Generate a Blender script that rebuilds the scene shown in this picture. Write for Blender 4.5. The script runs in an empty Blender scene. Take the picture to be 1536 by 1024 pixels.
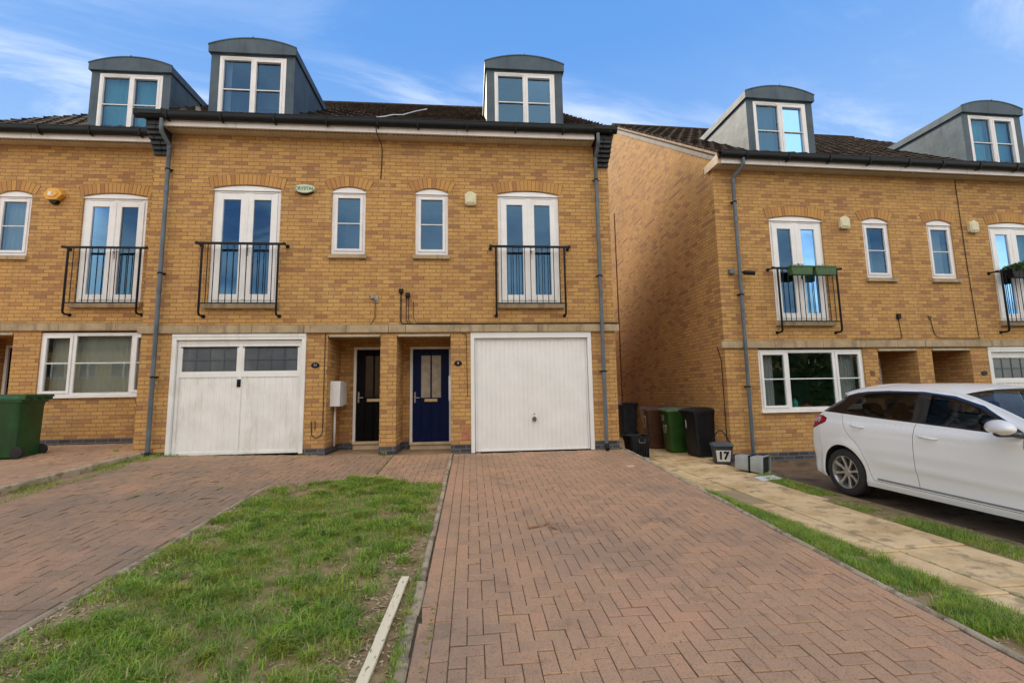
# 3D scene: yellow-brick terraced houses with block-paved drives. Metres; facade of the centre pair is y = 0, camera looks along +Y.
SUN_E=2.7; SKY_STR=.12; EXPO=1.22; SKY_SAT=1.2; CLOUD_SEED=3.0; CLOUD_COL=(4.6,4.8,5.0); BACK_FILL=.85; BACK_FILL_COL=(8.4,7.8,6.9)
VLIM=4.2; VSLOPE=1.7; SMIN=.13; SSLOPE=.52; CL0=.42; CL1=.68
import bpy, bmesh, math, random
import numpy as np
from mathutils import Vector, Matrix
from mathutils.geometry import tessellate_polygon, delaunay_2d_cdt
random.seed(7); rng = np.random.default_rng(7)
SC = bpy.context.scene; COL = SC.collection
PI = math.pi

# ------------------------------------------------------------------ mesh builder
class MB:
    def __init__(s): s.v = []; s.f = []; s.m = []
    def add(s, vs, fs, mi=0):
        b = len(s.v); s.v += [tuple(p) for p in vs]
        for f in fs: s.f.append(tuple(b + i for i in f)); s.m.append(mi)
        return s
    def box(s, x0, x1, y0, y1, z0, z1, mi=0):
        vs = [(x, y, z) for z in (z0, z1) for y in (y0, y1) for x in (x0, x1)]
        return s.add(vs, [(0,2,3,1),(4,5,7,6),(0,1,5,4),(2,6,7,3),(0,4,6,2),(1,3,7,5)], mi)
    def quad(s, a, b, c, d, mi=0): return s.add([a,b,c,d], [(0,1,2,3)], mi)
    def prism(s, poly, axis, a, b, mi=0):
        # poly: 2D points; axis 'x': (y,z) ; 'y': (x,z) ; 'z': (x,y)
        n = len(poly)
        def P(p, t): return {'x': (t,p[0],p[1]), 'y': (p[0],t,p[1]), 'z': (p[0],p[1],t)}[axis]
        vs = [P(p, a) for p in poly] + [P(p, b) for p in poly]
        fs = [tuple(range(n)), tuple(range(2*n-1, n-1, -1))] + [(i, (i+1)%n, n+(i+1)%n, n+i) for i in range(n)]
        return s.add(vs, fs, mi)
    def tube(s, pts, r, seg=8, mi=0, caps=True):
        pts = [Vector(p) for p in pts]; n = len(pts); vs = []; fs = []
        rr = r if isinstance(r, (list, tuple)) else [r]*n
        up = Vector((0,0,1)); prev = None
        for i, p in enumerate(pts):
            t = (pts[min(i+1,n-1)] - pts[max(i-1,0)]).normalized()
            if prev is None:
                a = t.cross(up); a = a if a.length > 1e-3 else t.cross(Vector((1,0,0)))
            else: a = prev - t*prev.dot(t)
            a.normalize(); prev = a; b = t.cross(a)
            for k in range(seg):
                q = 2*PI*k/seg; vs.append(p + (a*math.cos(q) + b*math.sin(q))*rr[i])
        for i in range(n-1):
            for k in range(seg):
                k2 = (k+1)%seg; fs.append((i*seg+k, i*seg+k2, (i+1)*seg+k2, (i+1)*seg+k))
        if caps: fs.append(tuple(range(seg))[::-1]); fs.append(tuple((n-1)*seg+k for k in range(seg)))
        return s.add(vs, fs, mi)
    def lathe(s, prof, c, axis='z', seg=24, mi=0, a0=0.0, caps=False):
        # prof: (r,h)
        n = len(prof); vs = []; fs = []
        for k in range(seg):
            q = a0 + 2*PI*k/seg
            for r, h in prof:
                x, y = r*math.cos(q), r*math.sin(q)
                p = {'z': (x,y,h), 'y': (x,h,y), 'x': (h,x,y)}[axis]
                vs.append((c[0]+p[0], c[1]+p[1], c[2]+p[2]))
        for k in range(seg):
            k2 = (k+1)%seg
            for i in range(n-1): fs.append((k*n+i, k2*n+i, k2*n+i+1, k*n+i+1))
        if caps:
            fs.append(tuple(k*n for k in range(seg))[::-1]); fs.append(tuple(k*n+n-1 for k in range(seg)))
        return s.add(vs, fs, mi)
    def loft(s, secs, cap0=True, cap1=True, q=5, mi=0):
        # secs: (cx,cy,z,hx,hy,r) rounded rectangles
        vs = []; fs = []; n = 4*q
        for cx, cy, z, hx, hy, r in secs:
            r = min(r, hx, hy)
            for j, (sx, sy) in enumerate(((1,1),(-1,1),(-1,-1),(1,-1))):
                for k in range(q):
                    a = PI/2*j + PI/2*k/(q-1)
                    vs.append((cx+sx*(hx-r)+r*math.cos(a), cy+sy*(hy-r)+r*math.sin(a), z))
        for i in range(len(secs)-1):
            for k in range(n):
                k2 = (k+1)%n; fs.append((i*n+k, i*n+k2, (i+1)*n+k2, (i+1)*n+k))
        if cap0: fs.append(tuple(range(n))[::-1])
        if cap1: b = (len(secs)-1)*n; fs.append(tuple(b+k for k in range(n)))
        return s.add(vs, fs, mi)
    def build(s, name, mats, parent=None, off=(0,0,0), smooth=False, bevel=0, angle=None, fix=True, solid=0, sub=0):
        me = bpy.data.meshes.new(name)
        me.from_pydata([(x+off[0], y+off[1], z+off[2]) for x,y,z in s.v], [], s.f)
        if not isinstance(mats, (list, tuple)): mats = [mats]
        for m in mats: me.materials.append(m)
        if len(mats) > 1: me.polygons.foreach_set('material_index', s.m)
        if fix:
            bm = bmesh.new(); bm.from_mesh(me); bmesh.ops.recalc_face_normals(bm, faces=bm.faces[:]); bm.to_mesh(me); bm.free()
        o = bpy.data.objects.new(name, me); COL.objects.link(o)
        if parent: o.parent = parent
        if smooth:
            for p in me.polygons: p.use_smooth = True
            if angle:
                try: me.set_sharp_from_angle(angle=math.radians(angle))
                except Exception: pass
        if solid:
            md = o.modifiers.new('Solid', 'SOLIDIFY'); md.thickness = solid; md.offset = 0
        if sub:
            md = o.modifiers.new('Sub', 'SUBSURF'); md.levels = sub; md.render_levels = sub
        if bevel:
            md = o.modifiers.new('Bevel', 'BEVEL'); md.width = bevel; md.segments = 2; md.limit_method = 'ANGLE'; md.angle_limit = math.radians(35)
            for p in me.polygons: p.use_smooth = True
            try: me.set_sharp_from_angle(angle=math.radians(50))
            except Exception: pass
        return o

def tag(o, label=None, cat=None, group=None, kind=None):
    if label: o['label'] = label
    if cat: o['category'] = cat
    if group: o['group'] = group
    if kind: o['kind'] = kind
    return o
def empty(name, loc, rz=0):
    o = bpy.data.objects.new(name, None); COL.objects.link(o); o.location = loc; o.rotation_euler = (0,0,rz)
    o.empty_display_size = .2; return o
def text_obj(name, body, size, mat, parent, loc, rot=(PI/2,0,0), ext=.002, sx=1, align='CENTER', bold=0):
    if name == 'numerals' and len(body) > 1:      # one part per painted digit
        for i, ch in enumerate(body): o = text_obj('numeral', ch, size, mat, parent, (loc[0]+(i-(len(body)-1)/2)*size*.52*sx, loc[1], loc[2]), rot, ext, sx, align, bold)
        return o
    cu = bpy.data.curves.new(name, 'FONT'); cu.body = body; cu.size = size; cu.extrude = ext; cu.align_x = align; cu.align_y = 'CENTER'; cu.offset = bold
    t = bpy.data.objects.new(name+'_tmp', cu); COL.objects.link(t)
    dg = bpy.context.evaluated_depsgraph_get(); dg.update()
    me = bpy.data.meshes.new_from_object(t.evaluated_get(dg)); bpy.data.objects.remove(t)
    me.name = name; me.materials.clear(); me.materials.append(mat)
    o = bpy.data.objects.new(name, me); COL.objects.link(o); o.parent = parent
    o.location = loc; o.rotation_euler = rot; o.scale = (sx,1,1); return o

# ------------------------------------------------------------------ materials
class NT:
    def __init__(s, name):
        s.mat = bpy.data.materials.new(name); s.mat.use_nodes = True; s.t = s.mat.node_tree; s.t.nodes.clear()
        s.out = s.n('ShaderNodeOutputMaterial')
    def n(s, typ, **k):
        nd = s.t.nodes.new(typ)
        for a, b in k.items(): setattr(nd, a, b)
        return nd
    def set(s, sock, v):
        if isinstance(v, bpy.types.NodeSocket): s.t.links.new(v, sock)
        elif v is not None:
            if hasattr(sock.default_value, '__len__') and not hasattr(v, '__len__'): v = [v]*len(sock.default_value)
            if hasattr(sock.default_value, '__len__') and len(sock.default_value) == 4 and len(v) == 3: v = (*v, 1)
            sock.default_value = v
    def math(s, op, a, b=None, c=None, clamp=False):
        nd = s.n('ShaderNodeMath', operation=op, use_clamp=clamp)
        for i, x in enumerate((a,b,c)):
            if x is not None: s.set(nd.inputs[i], x)
        return nd.outputs[0]
    def sstep(s, x, a, b):
        nd = s.n('ShaderNodeMapRange', interpolation_type='SMOOTHSTEP'); s.set(nd.inputs[0], x); s.set(nd.inputs[1], a); s.set(nd.inputs[2], b); return nd.outputs[0]
    def mix(s, f, a, b, blend='MIX'):
        nd = s.n('ShaderNodeMix', data_type='RGBA', blend_type=blend); s.set(nd.inputs[0], f); s.set(nd.inputs[6], a); s.set(nd.inputs[7], b); return nd.outputs[2]
    def noise(s, vec, scale, detail=3, rough=.55, dist=0, dim='3D'):
        nd = s.n('ShaderNodeTexNoise', noise_dimensions=dim); s.set(nd.inputs['Vector'], vec); s.set(nd.inputs['Scale'], scale); s.set(nd.inputs['Detail'], detail)
        s.set(nd.inputs['Roughness'], rough); s.set(nd.inputs['Distortion'], dist); return nd.outputs['Fac']
    def ramp(s, f, stops, interp='LINEAR'):
        nd = s.n('ShaderNodeValToRGB'); cr = nd.color_ramp; cr.interpolation = interp
        while len(cr.elements) > 1: cr.elements.remove(cr.elements[-1])
        cr.elements[0].position = stops[0][0]; cr.elements[0].color = (*stops[0][1], 1)
        for p, c in stops[1:]: e = cr.elements.new(p); e.color = (*c, 1)
        s.set(nd.inputs[0], f); return nd.outputs[0]
    def obj(s): 
        if not hasattr(s, '_tc'): s._tc = s.n('ShaderNodeTexCoord')
        return s._tc.outputs['Object']
    def nrm(s): s.obj(); return s._tc.outputs['Normal']
    def xyz(s, v): nd = s.n('ShaderNodeSeparateXYZ'); s.set(nd.inputs[0], v); return nd.outputs
    def comb(s, x, y, z=0): nd = s.n('ShaderNodeCombineXYZ'); s.set(nd.inputs[0], x); s.set(nd.inputs[1], y); s.set(nd.inputs[2], z); return nd.outputs[0]
    def scale(s, v, k): nd = s.n('ShaderNodeVectorMath', operation='MULTIPLY'); s.set(nd.inputs[0], v); s.set(nd.inputs[1], k); return nd.outputs[0]
    def island(s): return s.n('ShaderNodeNewGeometry').outputs['Random Per Island']
    def bump(s, h, strength=.3, dist=.01):
        nd = s.n('ShaderNodeBump'); s.set(nd.inputs['Height'], h); s.set(nd.inputs['Strength'], strength); s.set(nd.inputs['Distance'], dist); return nd.outputs[0]
    def pbr(s, col, rough=.6, metal=0, normal=None, spec=None, coat=0, trans=None):
        p = s.n('ShaderNodeBsdfPrincipled'); s.set(p.inputs['Base Color'], col); s.set(p.inputs['Roughness'], rough); s.set(p.inputs['Metallic'], metal)
        if normal is not None: s.set(p.inputs['Normal'], normal)
        if spec is not None: s.set(p.inputs['Specular IOR Level'], spec)
        if coat: s.set(p.inputs['Coat Weight'], coat); s.set(p.inputs['Coat Roughness'], .04)
        s.t.links.new(p.outputs[0], s.out.inputs[0]); return s.mat

def simple(name, col, rough=.5, var=.12, scale=6, dirt=None, bump=0, spec=None, metal=0, coat=0, fine=0):
    t = NT(name); n1 = t.noise(t.obj(), scale, 4)
    dark = tuple(c*(1-var*1.6) for c in col); lite = tuple(min(1, c*(1+var)) for c in col)
    c = t.mix(t.sstep(n1, .3, .7), dark, lite)
    if dirt:
        n2 = t.noise(t.scale(t.obj(), (1,1,.35)), scale*1.7, 5, .65)
        c = t.mix(t.math('MULTIPLY', t.sstep(n2, .5, .72), dirt[1]), c, dirt[0])
    b = t.bump(t.noise(t.obj(), scale*8 if not fine else fine, 3), .4, bump) if bump else None
    r = t.math('ADD', rough-.06, t.math('MULTIPLY', n1, .12))
    return t.pbr(c, r, metal, b, spec, coat)

def brick_mat(name='buff_brick', plinth=.115):
    t = NT(name); P = t.xyz(t.obj()); Nn = t.xyz(t.nrm())
    isx = t.math('GREATER_THAN', t.math('ABSOLUTE', Nn[0]), .6); isz = t.math('GREATER_THAN', t.math('ABSOLUTE', Nn[2]), .6)
    u = t.math('ADD', t.math('MULTIPLY', P[0], t.math('SUBTRACT', 1, isx)), t.math('MULTIPLY', P[1], isx))
    v = t.math('ADD', t.math('MULTIPLY', P[2], t.math('SUBTRACT', 1, isz)), t.math('MULTIPLY', P[1], isz))
    w1 = t.noise(t.obj(), 9, 2); w2 = t.noise(t.scale(t.obj(), (1.3,1.3,1.3)), 14, 2)
    u = t.math('ADD', u, t.math('MULTIPLY', t.math('SUBTRACT', w1, .5), .006)); vv = t.math('ADD', v, t.math('MULTIPLY', t.math('SUBTRACT', w2, .5), .006))
    rv = t.math('DIVIDE', t.math('SUBTRACT', vv, plinth), .075); row = t.math('FLOOR', rv); fv = t.math('FRACT', rv)
    rj = t.n('ShaderNodeTexWhiteNoise', noise_dimensions='1D'); t.set(rj.inputs['W'], row)
    ru = t.math('ADD', t.math('DIVIDE', u, .225), t.math('ADD', t.math('MULTIPLY', t.math('FLOORED_MODULO', row, 2), .5), t.math('MULTIPLY', rj.outputs['Value'], .12)))
    cl = t.math('FLOOR', ru); fu = t.math('FRACT', ru)
    du = t.math('MULTIPLY', t.math('SUBTRACT', .5, t.math('ABSOLUTE', t.math('SUBTRACT', fu, .5))), .225)
    dv = t.math('MULTIPLY', t.math('SUBTRACT', .5, t.math('ABSOLUTE', t.math('SUBTRACT', fv, .5))), .075)
    d = t.math('ADD', t.math('MINIMUM', du, dv), t.math('MULTIPLY', t.math('SUBTRACT', t.noise(t.obj(), 90, 2), .5), .003))
    mask = t.sstep(d, .0035, .0068)
    wn = t.n('ShaderNodeTexWhiteNoise', noise_dimensions='2D'); t.set(wn.inputs['Vector'], t.comb(cl, row))
    wn2 = t.n('ShaderNodeTexWhiteNoise', noise_dimensions='2D'); t.set(wn2.inputs['Vector'], t.comb(t.math('ADD', cl, 37.3), t.math('ADD', row, 11.1)))
    base = t.ramp(wn.outputs['Value'], [(0,(.55,.318,.104)),(.25,(.61,.362,.122)),(.45,(.53,.298,.098)),(.65,(.57,.335,.11)),(.78,(.475,.258,.090)),(.88,(.42,.222,.088)),(.95,(.365,.185,.083)),(1,(.32,.157,.078))])
    # creased, sandy faces: streaks and patches inside each brick
    st = t.noise(t.comb(t.math('MULTIPLY', u, 22), t.math('MULTIPLY', v, 70), t.math('MULTIPLY', wn.outputs['Value'], 30)), 1, 4, .6)
    c = t.mix(t.math('MULTIPLY', t.sstep(st, .47, .72), .6), base, (.33,.17,.078))
    c = t.mix(t.math('MULTIPLY', t.sstep(st, .5, .25), .35), c, (.64,.40,.155))
    c = t.mix(t.math('MULTIPLY', wn2.outputs['Value'], .22), c, (.33,.175,.085))
    big = t.noise(t.scale(t.obj(), (1,1,1.6)), .9, 4, .6)
    c = t.mix(t.math('MULTIPLY', t.sstep(big, .46, .7), .28), c, (.30,.165,.085))
    ef = t.noise(t.scale(t.obj(), (1,1,.7)), 1.7, 6, .7); c = t.mix(t.math('MULTIPLY', t.sstep(ef, .56, .74), .35), c, (.62,.47,.27))
    rs = t.noise(t.comb(t.math('MULTIPLY', u, 3.2), 3.7, t.math('MULTIPLY', v, .35)), 1, 5, .7); c = t.mix(t.math('MULTIPLY', t.sstep(rs, .54, .72), .30), c, (.27,.155,.08))
    mort = t.mix(t.sstep(t.noise(t.obj(), 5, 3), .35, .65), (.19,.112,.055), (.28,.17,.085))
    cb = t.mix(mask, mort, c)
    # engineering brick base course
    eng = t.ramp(wn.outputs['Value'], [(0,(.035,.04,.05)),(.5,(.055,.06,.072)),(1,(.085,.085,.09))])
    engc = t.mix(t.sstep(d, .004, .0065), (.20,.18,.16), eng)
    low = t.math('LESS_THAN', vv, plinth)
    low = t.math('MULTIPLY', low, t.math('SUBTRACT', 1, isz))
    col = t.mix(low, cb, engc)
    # rain dirt under the string course and near the ground
    h = t.math('ADD', t.math('MULTIPLY', mask, .6), t.math('MULTIPLY', t.noise(t.obj(), 120, 3), .35))
    rough = t.math('SUBTRACT', .88, t.math('MULTIPLY', low, .35))
    return t.pbr(col, rough, 0, t.bump(h, .75, .008), .3)

def arch_mat():
    t = NT('arch_brick'); r = t.island()
    c = t.ramp(r, [(0,(.50,.27,.085)),(.3,(.56,.31,.10)),(.55,(.44,.225,.08)),(.8,(.37,.18,.085)),(1,(.52,.28,.09))])
    st = t.noise(t.obj(), 40, 4); c = t.mix(t.math('MULTIPLY', t.sstep(st, .5, .75), .5), c, (.30,.15,.075))
    return t.pbr(c, .88, 0, t.bump(st, .4, .004), .3)

def stone_mat():
    t = NT('string_stone'); n = t.noise(t.scale(t.obj(), (1,1,2)), 2.2, 5, .6); n2 = t.noise(t.obj(), 60, 3)
    c = t.mix(t.sstep(n, .35, .65), (.47,.37,.235), (.37,.285,.18)); c = t.mix(t.math('MULTIPLY', t.sstep(n2, .4, .8), .3), c, (.16,.12,.075))
    z = t.xyz(t.obj())[2]; P = t.xyz(t.obj())
    st = t.noise(t.comb(t.math('MULTIPLY', P[0], 9), t.math('MULTIPLY', P[1], 9), t.math('MULTIPLY', z, 1.2)), 1, 4, .6)
    c = t.mix(t.math('MULTIPLY', t.sstep(st, .5, .72), .6), c, (.15,.125,.085))
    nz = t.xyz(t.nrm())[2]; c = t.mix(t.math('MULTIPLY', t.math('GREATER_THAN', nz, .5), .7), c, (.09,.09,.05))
    return t.pbr(c, .9, 0, t.bump(n2, .4, .004), .2)

def lead_mat():
    t = NT('weathered_lead'); n = t.noise(t.obj(), 1.4, 5, .62); P = t.xyz(t.obj())
    st = t.noise(t.comb(t.math('MULTIPLY', P[0], 7), t.math('MULTIPLY', P[1], 7), t.math('MULTIPLY', P[2], .9)), 1, 5, .65)
    c = t.mix(t.sstep(n, .32, .68), (.046,.074,.098), (.076,.112,.140)); c = t.mix(t.math('MULTIPLY', t.sstep(st, .5, .7), .6), c, (.032,.040,.050))
    c = t.mix(t.math('MULTIPLY', t.sstep(st, .42, .25), .3), c, (.105,.135,.165))
    wav = t.noise(t.obj(), 3.2, 2)
    return t.pbr(c, .6, 0, t.bump(wav, .5, .02), .35)

def tile_mat():
    t = NT('mossy_roof_tile'); r = t.island(); n = t.noise(t.obj(), 14, 5, .65); n2 = t.noise(t.obj(), 2.3, 3)
    c = t.ramp(r, [(0,(.030,.021,.017)),(.35,(.050,.032,.025)),(.6,(.038,.027,.021)),(.85,(.072,.044,.032)),(1,(.10,.065,.048))])
    c = t.mix(t.math('MULTIPLY', t.sstep(n, .5, .66), .8), c, (.028,.026,.02))
    c = t.mix(t.math('MULTIPLY', t.sstep(n, .40, .27), .7), c, (.19,.135,.10))
    c = t.mix(t.math('MULTIPLY', t.sstep(n2, .5, .75), .45), c, (.07,.075,.03))
    return t.pbr(c, .92, 0, t.bump(n, .8, .02), .2)

def paver_mat(name, cols, dirt, grain=85, wear=.5):
    t = NT(name); r = t.island(); W = t.n('ShaderNodeNewGeometry').outputs['Position']
    c = t.ramp(r, cols); n = t.noise(W, grain, 3, .7); n2 = t.noise(W, .9, 5, .65); n3 = t.noise(W, 7, 4, .6)
    c = t.mix(t.math('MULTIPLY', t.sstep(n, .50, .66), .6), c, tuple(x*.42 for x in cols[0][1]))
    c = t.mix(t.math('MULTIPLY', t.sstep(n, .44, .3), .4), c, (.42,.32,.25))
    c = t.mix(t.math('MULTIPLY', t.sstep(n2, .47, .68), wear), c, dirt)
    c = t.mix(t.math('MULTIPLY', t.sstep(n3, .55, .75), .35), c, tuple(x*.6 for x in dirt))
    n4 = t.noise(W, .55, 5, .65); c = t.mix(t.math('MULTIPLY', t.sstep(n4, .50, .62), .30), c, (.21,.155,.115)); c = t.mix(t.math('MULTIPLY', t.sstep(n4, .46, .36), .38), c, (.56,.30,.19)); n5 = t.noise(W, 2.1, 5, .7); c = t.mix(t.math('MULTIPLY', t.sstep(n5, .60, .68), .30), c, (.11,.09,.07))
    sp = t.noise(W, 55, 2); c = t.mix(t.math('MULTIPLY', t.sstep(sp, .70, .74), .8), c, (.07,.06,.05))
    return t.pbr(c, .88, 0, t.bump(n, .6, .004), .25)

def glass_mat(name, tint=(.66,.74,.76), refl=.14, gcol=(.25,.50,.80), fk=.75, wave=.12):
    t = NT(name); fr = t.n('ShaderNodeFresnel'); fr.inputs[0].default_value = 1.5
    f = t.math('ADD', refl, t.math('MULTIPLY', fr.outputs[0], fk), clamp=True)
    tr = t.n('ShaderNodeBsdfTransparent'); t.set(tr.inputs[0], tint); gl = t.n('ShaderNodeBsdfGlossy'); t.set(gl.inputs[0], gcol); t.set(gl.inputs['Roughness'], .012)
    wv = t.noise(t.obj(), 1.3, 2); t.set(gl.inputs['Normal'], t.bump(wv, wave, .02))
    mx = t.n('ShaderNodeMixShader'); t.set(mx.inputs[0], f); t.t.links.new(tr.outputs[0], mx.inputs[1]); t.t.links.new(gl.outputs[0], mx.inputs[2])
    t.t.links.new(mx.outputs[0], t.out.inputs[0]); return t.mat

M = {}
M['brick'] = brick_mat(); M['arch'] = arch_mat(); M['stone'] = stone_mat(); M['lead'] = lead_mat(); M['tile'] = tile_mat()
M['upvc'] = simple('white_upvc', (.80,.80,.80), .32, .03, 3, ((.52,.50,.46), .22))
M['upvc_old'] = simple('aged_white_upvc', (.78,.76,.76), .42, .04, 3, ((.48,.45,.42), .25))
M['fascia'] = simple('white_fascia', (.78,.76,.75), .4, .04, 2, ((.42,.39,.34), .35))
M['soffit'] = simple('cream_soffit', (.46,.41,.31), .6, .06, 3, ((.25,.22,.15), .5))
M['gutter'] = simple('black_gutter', (.007,.010,.012), .5, .2, 5, spec=.25)
M['pipe'] = simple('faded_grey_pipe', (.10,.125,.15), .45, .18, 4, ((.045,.05,.06), .6))
M['iron'] = simple('black_ironwork', (.008,.008,.009), .5, .2, 20, spec=.25)
M['garage'] = simple('white_garage_paint', (.78,.79,.78), .38, .03, 2)
M['garage_dirty'] = simple('grubby_garage_paint', (.78,.79,.77), .5, .04, 2.5, ((.50,.47,.38), .42))
M['wood_cream'] = simple('cream_board', (.62,.50,.35), .7, .08, 4, ((.35,.27,.18), .4))
M['grey_board'] = simple('weathered_barge_board', (.24,.225,.21), .8, .14, 5, ((.12,.11,.10), .6), .004)
M['mortar'] = simple('verge_mortar', (.42,.29,.19), .9, .2, 12, ((.15,.11,.08), .6), .01)
M['navy'] = simple('navy_door_paint', (.003,.010,.060), .45, .06, 3, spec=.12)
M['blackdoor'] = simple('black_door_paint', (.003,.003,.004), .5, .1, 3, spec=.1)
M['brass'] = simple('brass_plate', (.62,.50,.28), .35, .1, 20, metal=.6)
M['steel'] = simple('bright_steel', (.30,.30,.30), .25, .1, 20, metal=.9)
M['dark'] = simple('dark_void', (.02,.02,.02), .8, .1, 5)
M['room'] = simple('room_plaster', (.30,.31,.32), .9, .1, 2)
M['glass'] = glass_mat('window_glass')
M['glass_low'] = glass_mat('kitchen_glass', (.84,.87,.86), .05, (.70,.88,1.0), .7, .015)
M['dark_pane'] = simple('dark_door_pane', (.012,.012,.014), .12, .1, 4)
M['obscure'] = simple('obscured_glass', (.42,.38,.30), .25, .12, 8)
M['blackbrick'] = simple('blue_corbel_brick', (.014,.018,.024), .6, .3, 14, ((.06,.06,.06), .4), .004)
M['white_plastic'] = simple('white_plastic', (.74,.75,.76), .4, .03, 4, ((.45,.44,.4), .25))
M['cream_plastic'] = simple('cream_plastic', (.68,.63,.42), .45, .05, 6, ((.42,.38,.25), .35))
M['yellow_plastic'] = simple('amber_plastic', (.75,.38,.05), .4, .08, 8)
M['sage_plastic'] = simple('pale_green_plastic', (.55,.62,.45), .45, .06, 8)
M['green_print'] = simple('green_print', (.05,.14,.06), .5, .2, 30)
M['concrete_floor'] = simple('porch_concrete', (.33,.22,.125), .85, .14, 5, ((.17,.12,.08), .6), .004)
def curtain_mat(name, col):
    t = NT(name); d = t.n('ShaderNodeBsdfDiffuse'); t.set(d.inputs[0], t.mix(t.noise(t.obj(), 5, 3), tuple(c*.75 for c in col), col)); tr = t.n('ShaderNodeBsdfTranslucent'); t.set(tr.inputs[0], col)
    mx = t.n('ShaderNodeMixShader'); mx.inputs[0].default_value = .3; t.t.links.new(d.outputs[0], mx.inputs[1]); t.t.links.new(tr.outputs[0], mx.inputs[2]); t.t.links.new(mx.outputs[0], t.out.inputs[0]); return t.mat
M['cur_teal'] = curtain_mat('teal_curtain', (.14,.72,.80)); M['cur_white'] = curtain_mat('net_curtain', (.66,.70,.72)); M['cur_blue'] = curtain_mat('blue_curtain', (.10,.30,.50))
M['cur_grey'] = curtain_mat('grey_blind', (.66,.70,.62))
# ------------------------------------------------------------------ houses
SPR, FDB, SWB, STB, STT, GT = 5.046, 2.83, 3.778, 2.242, 2.391, 2.237
WT = 6.115; RS = .72; RY0, RZ0 = -.33, 6.33; RIDGE_Y = 5.74
def roofz(y): return RZ0 + RS*(y - RY0)
RIDGE_Z = roofz(RIDGE_Y); BACK_Y = 2*RIDGE_Y + .33
def arc(cx, w, z, rise, n=12, ext=0.0):
    # points of a segmental arc, left to right
    h = w/2; R = (h*h + rise*rise)/(2*rise); R2 = R + ext; cz = z + rise - R; a = math.asin(h/R)
    return [(cx + R2*math.sin(-a + 2*a*i/n), cz + R2*math.cos(-a + 2*a*i/n)) for i in range(n+1)]

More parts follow.
